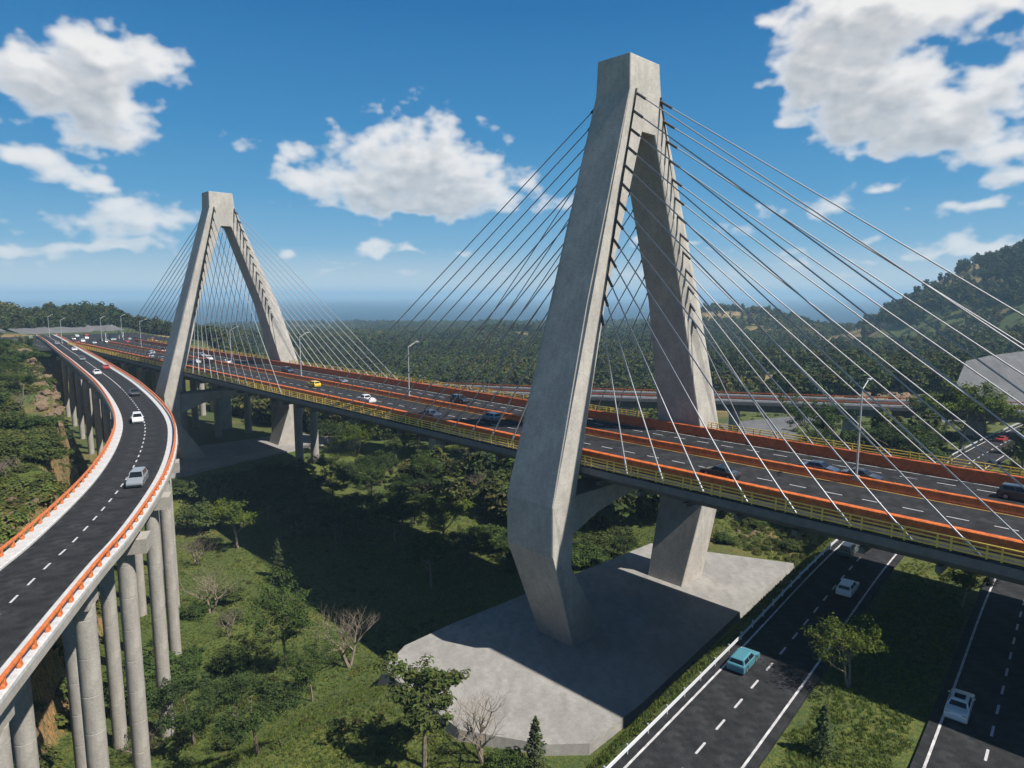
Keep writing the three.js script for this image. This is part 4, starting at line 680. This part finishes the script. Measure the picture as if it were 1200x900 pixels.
// rocks of the cliff along the ramp and boulders on the banks
{
  const r = rng(44), geos = [0, 1, 2, 3].map(k => { const g = new THREE.IcosahedronGeometry(1, 2), p = g.attributes.position, v = new THREE.Vector3(); for (let i = 0; i < p.count; i++) { v.fromBufferAttribute(p, i); const f = 1 + fbm3(v.x * 1.6 + k * 9, v.y * 1.6, v.z * 1.6, 4) * 1.15; v.multiplyScalar(f); v.y *= .75; p.setXYZ(i, v.x, v.y, v.z); } g.computeVertexNormals(); return boxUV(g.toNonIndexed(), 2); });
  geos.forEach(g => g.computeVertexNormals());
  const put = (x, z, s, l, grp, dy = 0) => { const m = solo('rock', geos[Math.floor(r() * 4)], M.rock, l, 'rock', grp); m.position.set(x, heightAt(x, z) + CAMY + dy, z); m.rotation.set(r() * .6, r() * 6.28, r() * .6); m.scale.set(s * (.8 + r() * .6), s * (.6 + r() * .6), s * (.8 + r() * .6)); };
  for (let i = 0; i < 120; i++) { const s = 165 + r() * 120, p = sampleAt(rampPath, s), d = 8.6 + r() * 6.5; put(p.x - p.rx * d, p.z - p.rz * d, .5 + r() * .95, 'tan rock in the broken rock face beside the ramp', 'rocks of the face by the ramp', (r() - .5) * .8); }
  for (let i = 0; i < 46; i++) { const s = 52 + r() * 60, p = sampleAt(rampPath, s), d = 9.5 + r() * 7; put(p.x - p.rx * d, p.z - p.rz * d, .35 + r() * .6, 'tan boulder on the low bank by the ramp kerb', 'boulders by the ramp kerb'); }
  for (let i = 0; i < 40; i++) { const u = 34 + r() * 26, v = 103 + r() * 20; const p = W3(u, v, 0); put(p.x, p.z, .15 + r() * .4, 'pale stone on the stony bank behind the slab', 'stones behind the slab'); }
  for (let i = 0; i < 50; i++) { const x = 95 + r() * 40, z = -205 - r() * 30; put(x, z, .8 + r() * 1.8, 'tan rock on the cut above the low viaduct', 'rocks above the low viaduct'); }
}

// ---------------------------------------------------------------- forest and grass: what nobody could count
{
  const protos = [], r = rng(3);
  for (let k = 0; k < 4; k++) {
    const leaves = []; const H = 7 + k * .8;
    for (let c = 0; c < 11; c++) { const a = r() * 6.28, R = (c ? 1.0 + r() * 1.2 : 0) * (k === 3 ? .6 : 1), cy = H * (.38 + .5 * (c / 11)) + r() * .6, cr = (k === 3 ? .9 : 1.35) * (.7 + r() * .5) * (1 - .35 * c / 11), tone = .65 + r() * .6; for (let i = 0; i < 13; i++) { const v = new THREE.Vector3(r() - .5, r() - .5, r() - .5).normalize(); leaves.push({ p: new THREE.Vector3(Math.cos(a) * R * (1 - .4 * c / 11), cy, Math.sin(a) * R * (1 - .4 * c / 11)).addScaledVector(v, cr), s: .62 + r() * .35, n: v.clone().addScaledVector(new THREE.Vector3(0, 1, 0), .5).normalize(), c: tone * (.75 + r() * .5), w: .85 + r() * .35 }); } }
    const lg = leavesGeo(leaves), w = { P: [], U: [] }; tube([{ p: new THREE.Vector3(0, -.6, 0), r: .2 }, { p: new THREE.Vector3(.1, H * .75, 0), r: .08 }], w, 4); const wg = woodGeo(w); wg.setAttribute('color', new THREE.Float32BufferAttribute(new Float32Array(wg.attributes.position.count * 3).map((_, i) => [1.6, 1.0, 1.1][i % 3]), 3)); lg.setAttribute('uv', new THREE.Float32BufferAttribute(new Float32Array(lg.attributes.position.count * 2), 2));
    protos.push(mergeGeometries([lg, wg]));
  }
  const spots = protos.map(() => []), m4 = new THREE.Matrix4(), q = new THREE.Quaternion(), e = new THREE.Euler();
  for (let i = 0; i < 210000; i++) {
    const a = (r() * 108 - 54) * Math.PI / 180, d = 135 * Math.pow(15, Math.pow(r(), .82)), x = Math.sin(a) * d, z = -Math.cos(a) * d, [u, v] = toUV(x, z);
    if (v < 97 && u > -40 && u < 330) continue;                       // keep the bridge and the near grass clear
    if (nearest(viaPath, x, z, 6).d < 11 || nearest(roadL, x, z, 6).d < 8 || nearest(roadR, x, z, 6).d < 8) continue;
    if (x < 0 && nearest(rampPath, x, z, 10).d < 26) continue;
    if (u > 295 && u < 440 && v > 32 && v < 116) continue;
    if (x > 50 && x < 225 && z < -140 && z > -228) continue;
    if (u < 62 && v < 150 && u > -30) continue;
    const dn = fbm2(x * .008 + 3, z * .008, 3); if (dn < -.1 && r() < .88) continue; if (d > 230 && bareAt(x, z) > .4 && r() < .93) continue;
    const s = (.34 + Math.pow(r(), 1.6) * .85) * (d > 500 ? 1.25 : 1); e.set((r() - .5) * .1, r() * 6.28, (r() - .5) * .1); q.setFromEuler(e);
    m4.compose(new THREE.Vector3(x, heightAt(x, z) + CAMY - .2, z), q, new THREE.Vector3(s * 1.1, s, s * 1.1)); spots[Math.floor(r() * 4)].push(m4.clone());
  }
  let total = 0; const fm = leafMat(0.0416, 0.0624, 0.0192), cc = new THREE.Color();
  spots.forEach((l, k) => { total += l.length; const im = new THREE.InstancedMesh(protos[k], fm, l.length); im.name = numbered('forest'); l.forEach((m, i) => { im.setMatrixAt(i, m); const e4 = m.elements, pn = fbm2(e4[12] * .012 + 60, e4[14] * .012, 3), t = (.85 + r() * .8) * (1 + pn * 1.1); im.setColorAt(i, cc.setRGB(t * (.85 + r() * .6 + Math.max(0, pn) * .9), t, t * (.8 + r() * .4))); }); im.castShadow = im.receiveShadow = true; im.userData = { kind: 'stuff', label: ['rounded trees of the woods beyond the bridge', 'taller trees of the woods beyond the bridge', 'broad trees of the woods beyond the bridge', 'narrow trees of the woods beyond the bridge'][k], category: 'forest' }; scene.add(im); });
  console.log('forest', total);
  // low scrub over the bank and the rough ground
  const sl = []; for (let i = 0; i < 120; i++) { const v = new THREE.Vector3(r() - .5, r() * .5, r() - .5).normalize().multiplyScalar(.55 + r() * .45); sl.push({ p: new THREE.Vector3(v.x * .8, Math.max(.05, v.y * .8), v.z * .8), s: .13 + r() * .09, n: v.clone().addScaledVector(new THREE.Vector3(0, 1, 0), .6).normalize(), c: .6 + r() * .8, w: .8 + r() * .5 }); }
  const sg = leavesGeo(sl), sp = [];
  for (let i = 0; i < 9000; i++) { const s = 50 + Math.pow(r(), 1.15) * 330, p = sampleAt(rampPath, s), d = 8 + r() * (30 + s * .3), x = p.x - p.rx * d, z = p.z - p.rz * d; if (fbm2(x * .07 + 50, z * .07, 3) < -.05) continue; const k = .5 + r() * 1.3; e.set(0, r() * 6.28, 0); q.setFromEuler(e); m4.compose(new THREE.Vector3(x, heightAt(x, z) + CAMY - .1, z), q, new THREE.Vector3(k * (1 + r() * .6), k * (.7 + r() * .6), k * (1 + r() * .6))); sp.push(m4.clone()); }
  for (let i = 0; i < 2600; i++) { const px = 860 + r() * 340, py = 480 + r() * 160, [x, z] = footOn(px, py, -38), [u, v] = toUV(x, z); if (v < 92 || (u > 36 && u < 67 && v < 107) || nearest(roadL, x, z, 3).d < 6 || nearest(roadR, x, z, 3).d < 6) continue; const k = .4 + r() * .8; e.set(0, r() * 6.28, 0); q.setFromEuler(e); m4.compose(new THREE.Vector3(x, heightAt(x, z) + CAMY - .1, z), q, new THREE.Vector3(k, k * (.7 + r() * .6), k)); sp.push(m4.clone()); }
  for (let i = 0; i < 1500; i++) { const px = 170 + r() * 560, py = 505 + r() * 380, [x, z] = footAt(px, py, -46), [u, v] = toUV(x, z); if ((u > 34 && u < 68 && v > 38 && v < 107) || (u > 172 && u < 206 && v > 40) || fbm2(x * .06 + 11, z * .06, 3) < .03) continue; const k = .3 + r() * .7; e.set(0, r() * 6.28, 0); q.setFromEuler(e); m4.compose(new THREE.Vector3(x, heightAt(x, z) + CAMY - .1, z), q, new THREE.Vector3(k, k * (.6 + r() * .5), k)); sp.push(m4.clone()); }
  { const im = new THREE.InstancedMesh(sg, leafMat(.06, .08, .02), sp.length); im.name = 'scrub'; sp.forEach((m, i) => { im.setMatrixAt(i, m); const t = .6 + r() * .8, dry = r() < .25 ? 1.2 : 1; im.setColorAt(i, cc.setRGB(t * (.85 + r() * .4) * dry, t * (dry > 1 ? 1.15 : 1), t)); }); im.castShadow = im.receiveShadow = true; im.userData = { kind: 'stuff', label: 'low scrub covering the bank beside the ramp and the rough ground', category: 'scrub' }; scene.add(im); }
  // grass tufts on the near ground
  const bl = []; for (let k = 0; k < 7; k++) { const a = r() * 6.28, x = Math.cos(a) * .14 * r(), z = Math.sin(a) * .14 * r(), h = .1 + r() * .16, lx = (r() - .5) * .25, lz = (r() - .5) * .3, wx = Math.cos(a) * .035, wz = Math.sin(a) * .035; bl.push([new THREE.Vector3(x - wx, -.03, z - wz), new THREE.Vector3(x + wx, -.03, z + wz), new THREE.Vector3(x + lx, h, z + lz)]); }
  const gg = quadsGeo(bl); gg.setAttribute('color', new THREE.Float32BufferAttribute(new Float32Array(gg.attributes.position.count * 3).fill(1), 3));
  const gl = [];
  for (let i = 0; i < 240000 && gl.length < 120000; i++) {
    const a = (r() * 100 - 50) * Math.PI / 180, d = 44 + 120 * Math.pow(r(), 1.25), x = Math.sin(a) * d, z = -Math.cos(a) * d, [u, v] = toUV(x, z);
    if (u > 36 && u < 67 && v > 40 && v < 107) continue; if (nearest(roadL, x, z, 3).d < 4.9 || nearest(roadR, x, z, 3).d < 4.9) continue; if (u > 174 && u < 204 && v > 40) continue;
    const s = .6 + r() * 1.0; e.set(0, r() * 6.28, 0); q.setFromEuler(e); m4.compose(new THREE.Vector3(x, heightAt(x, z) + CAMY, z), q, new THREE.Vector3(s, s * (.6 + r() * .7), s)); gl.push(m4.clone());
  }
  const im = new THREE.InstancedMesh(gg, leafMat(.085, .125, .02), gl.length); im.name = 'grass'; gl.forEach((m, i) => { im.setMatrixAt(i, m); const t = .7 + r() * .6; im.setColorAt(i, cc.setRGB(t * (.85 + r() * .5), t, t)); }); im.castShadow = im.receiveShadow = true; im.userData = { kind: 'stuff', label: 'rough grass covering the valley floor and the median', category: 'grass' }; scene.add(im);
}
renderer.render(scene, camera);
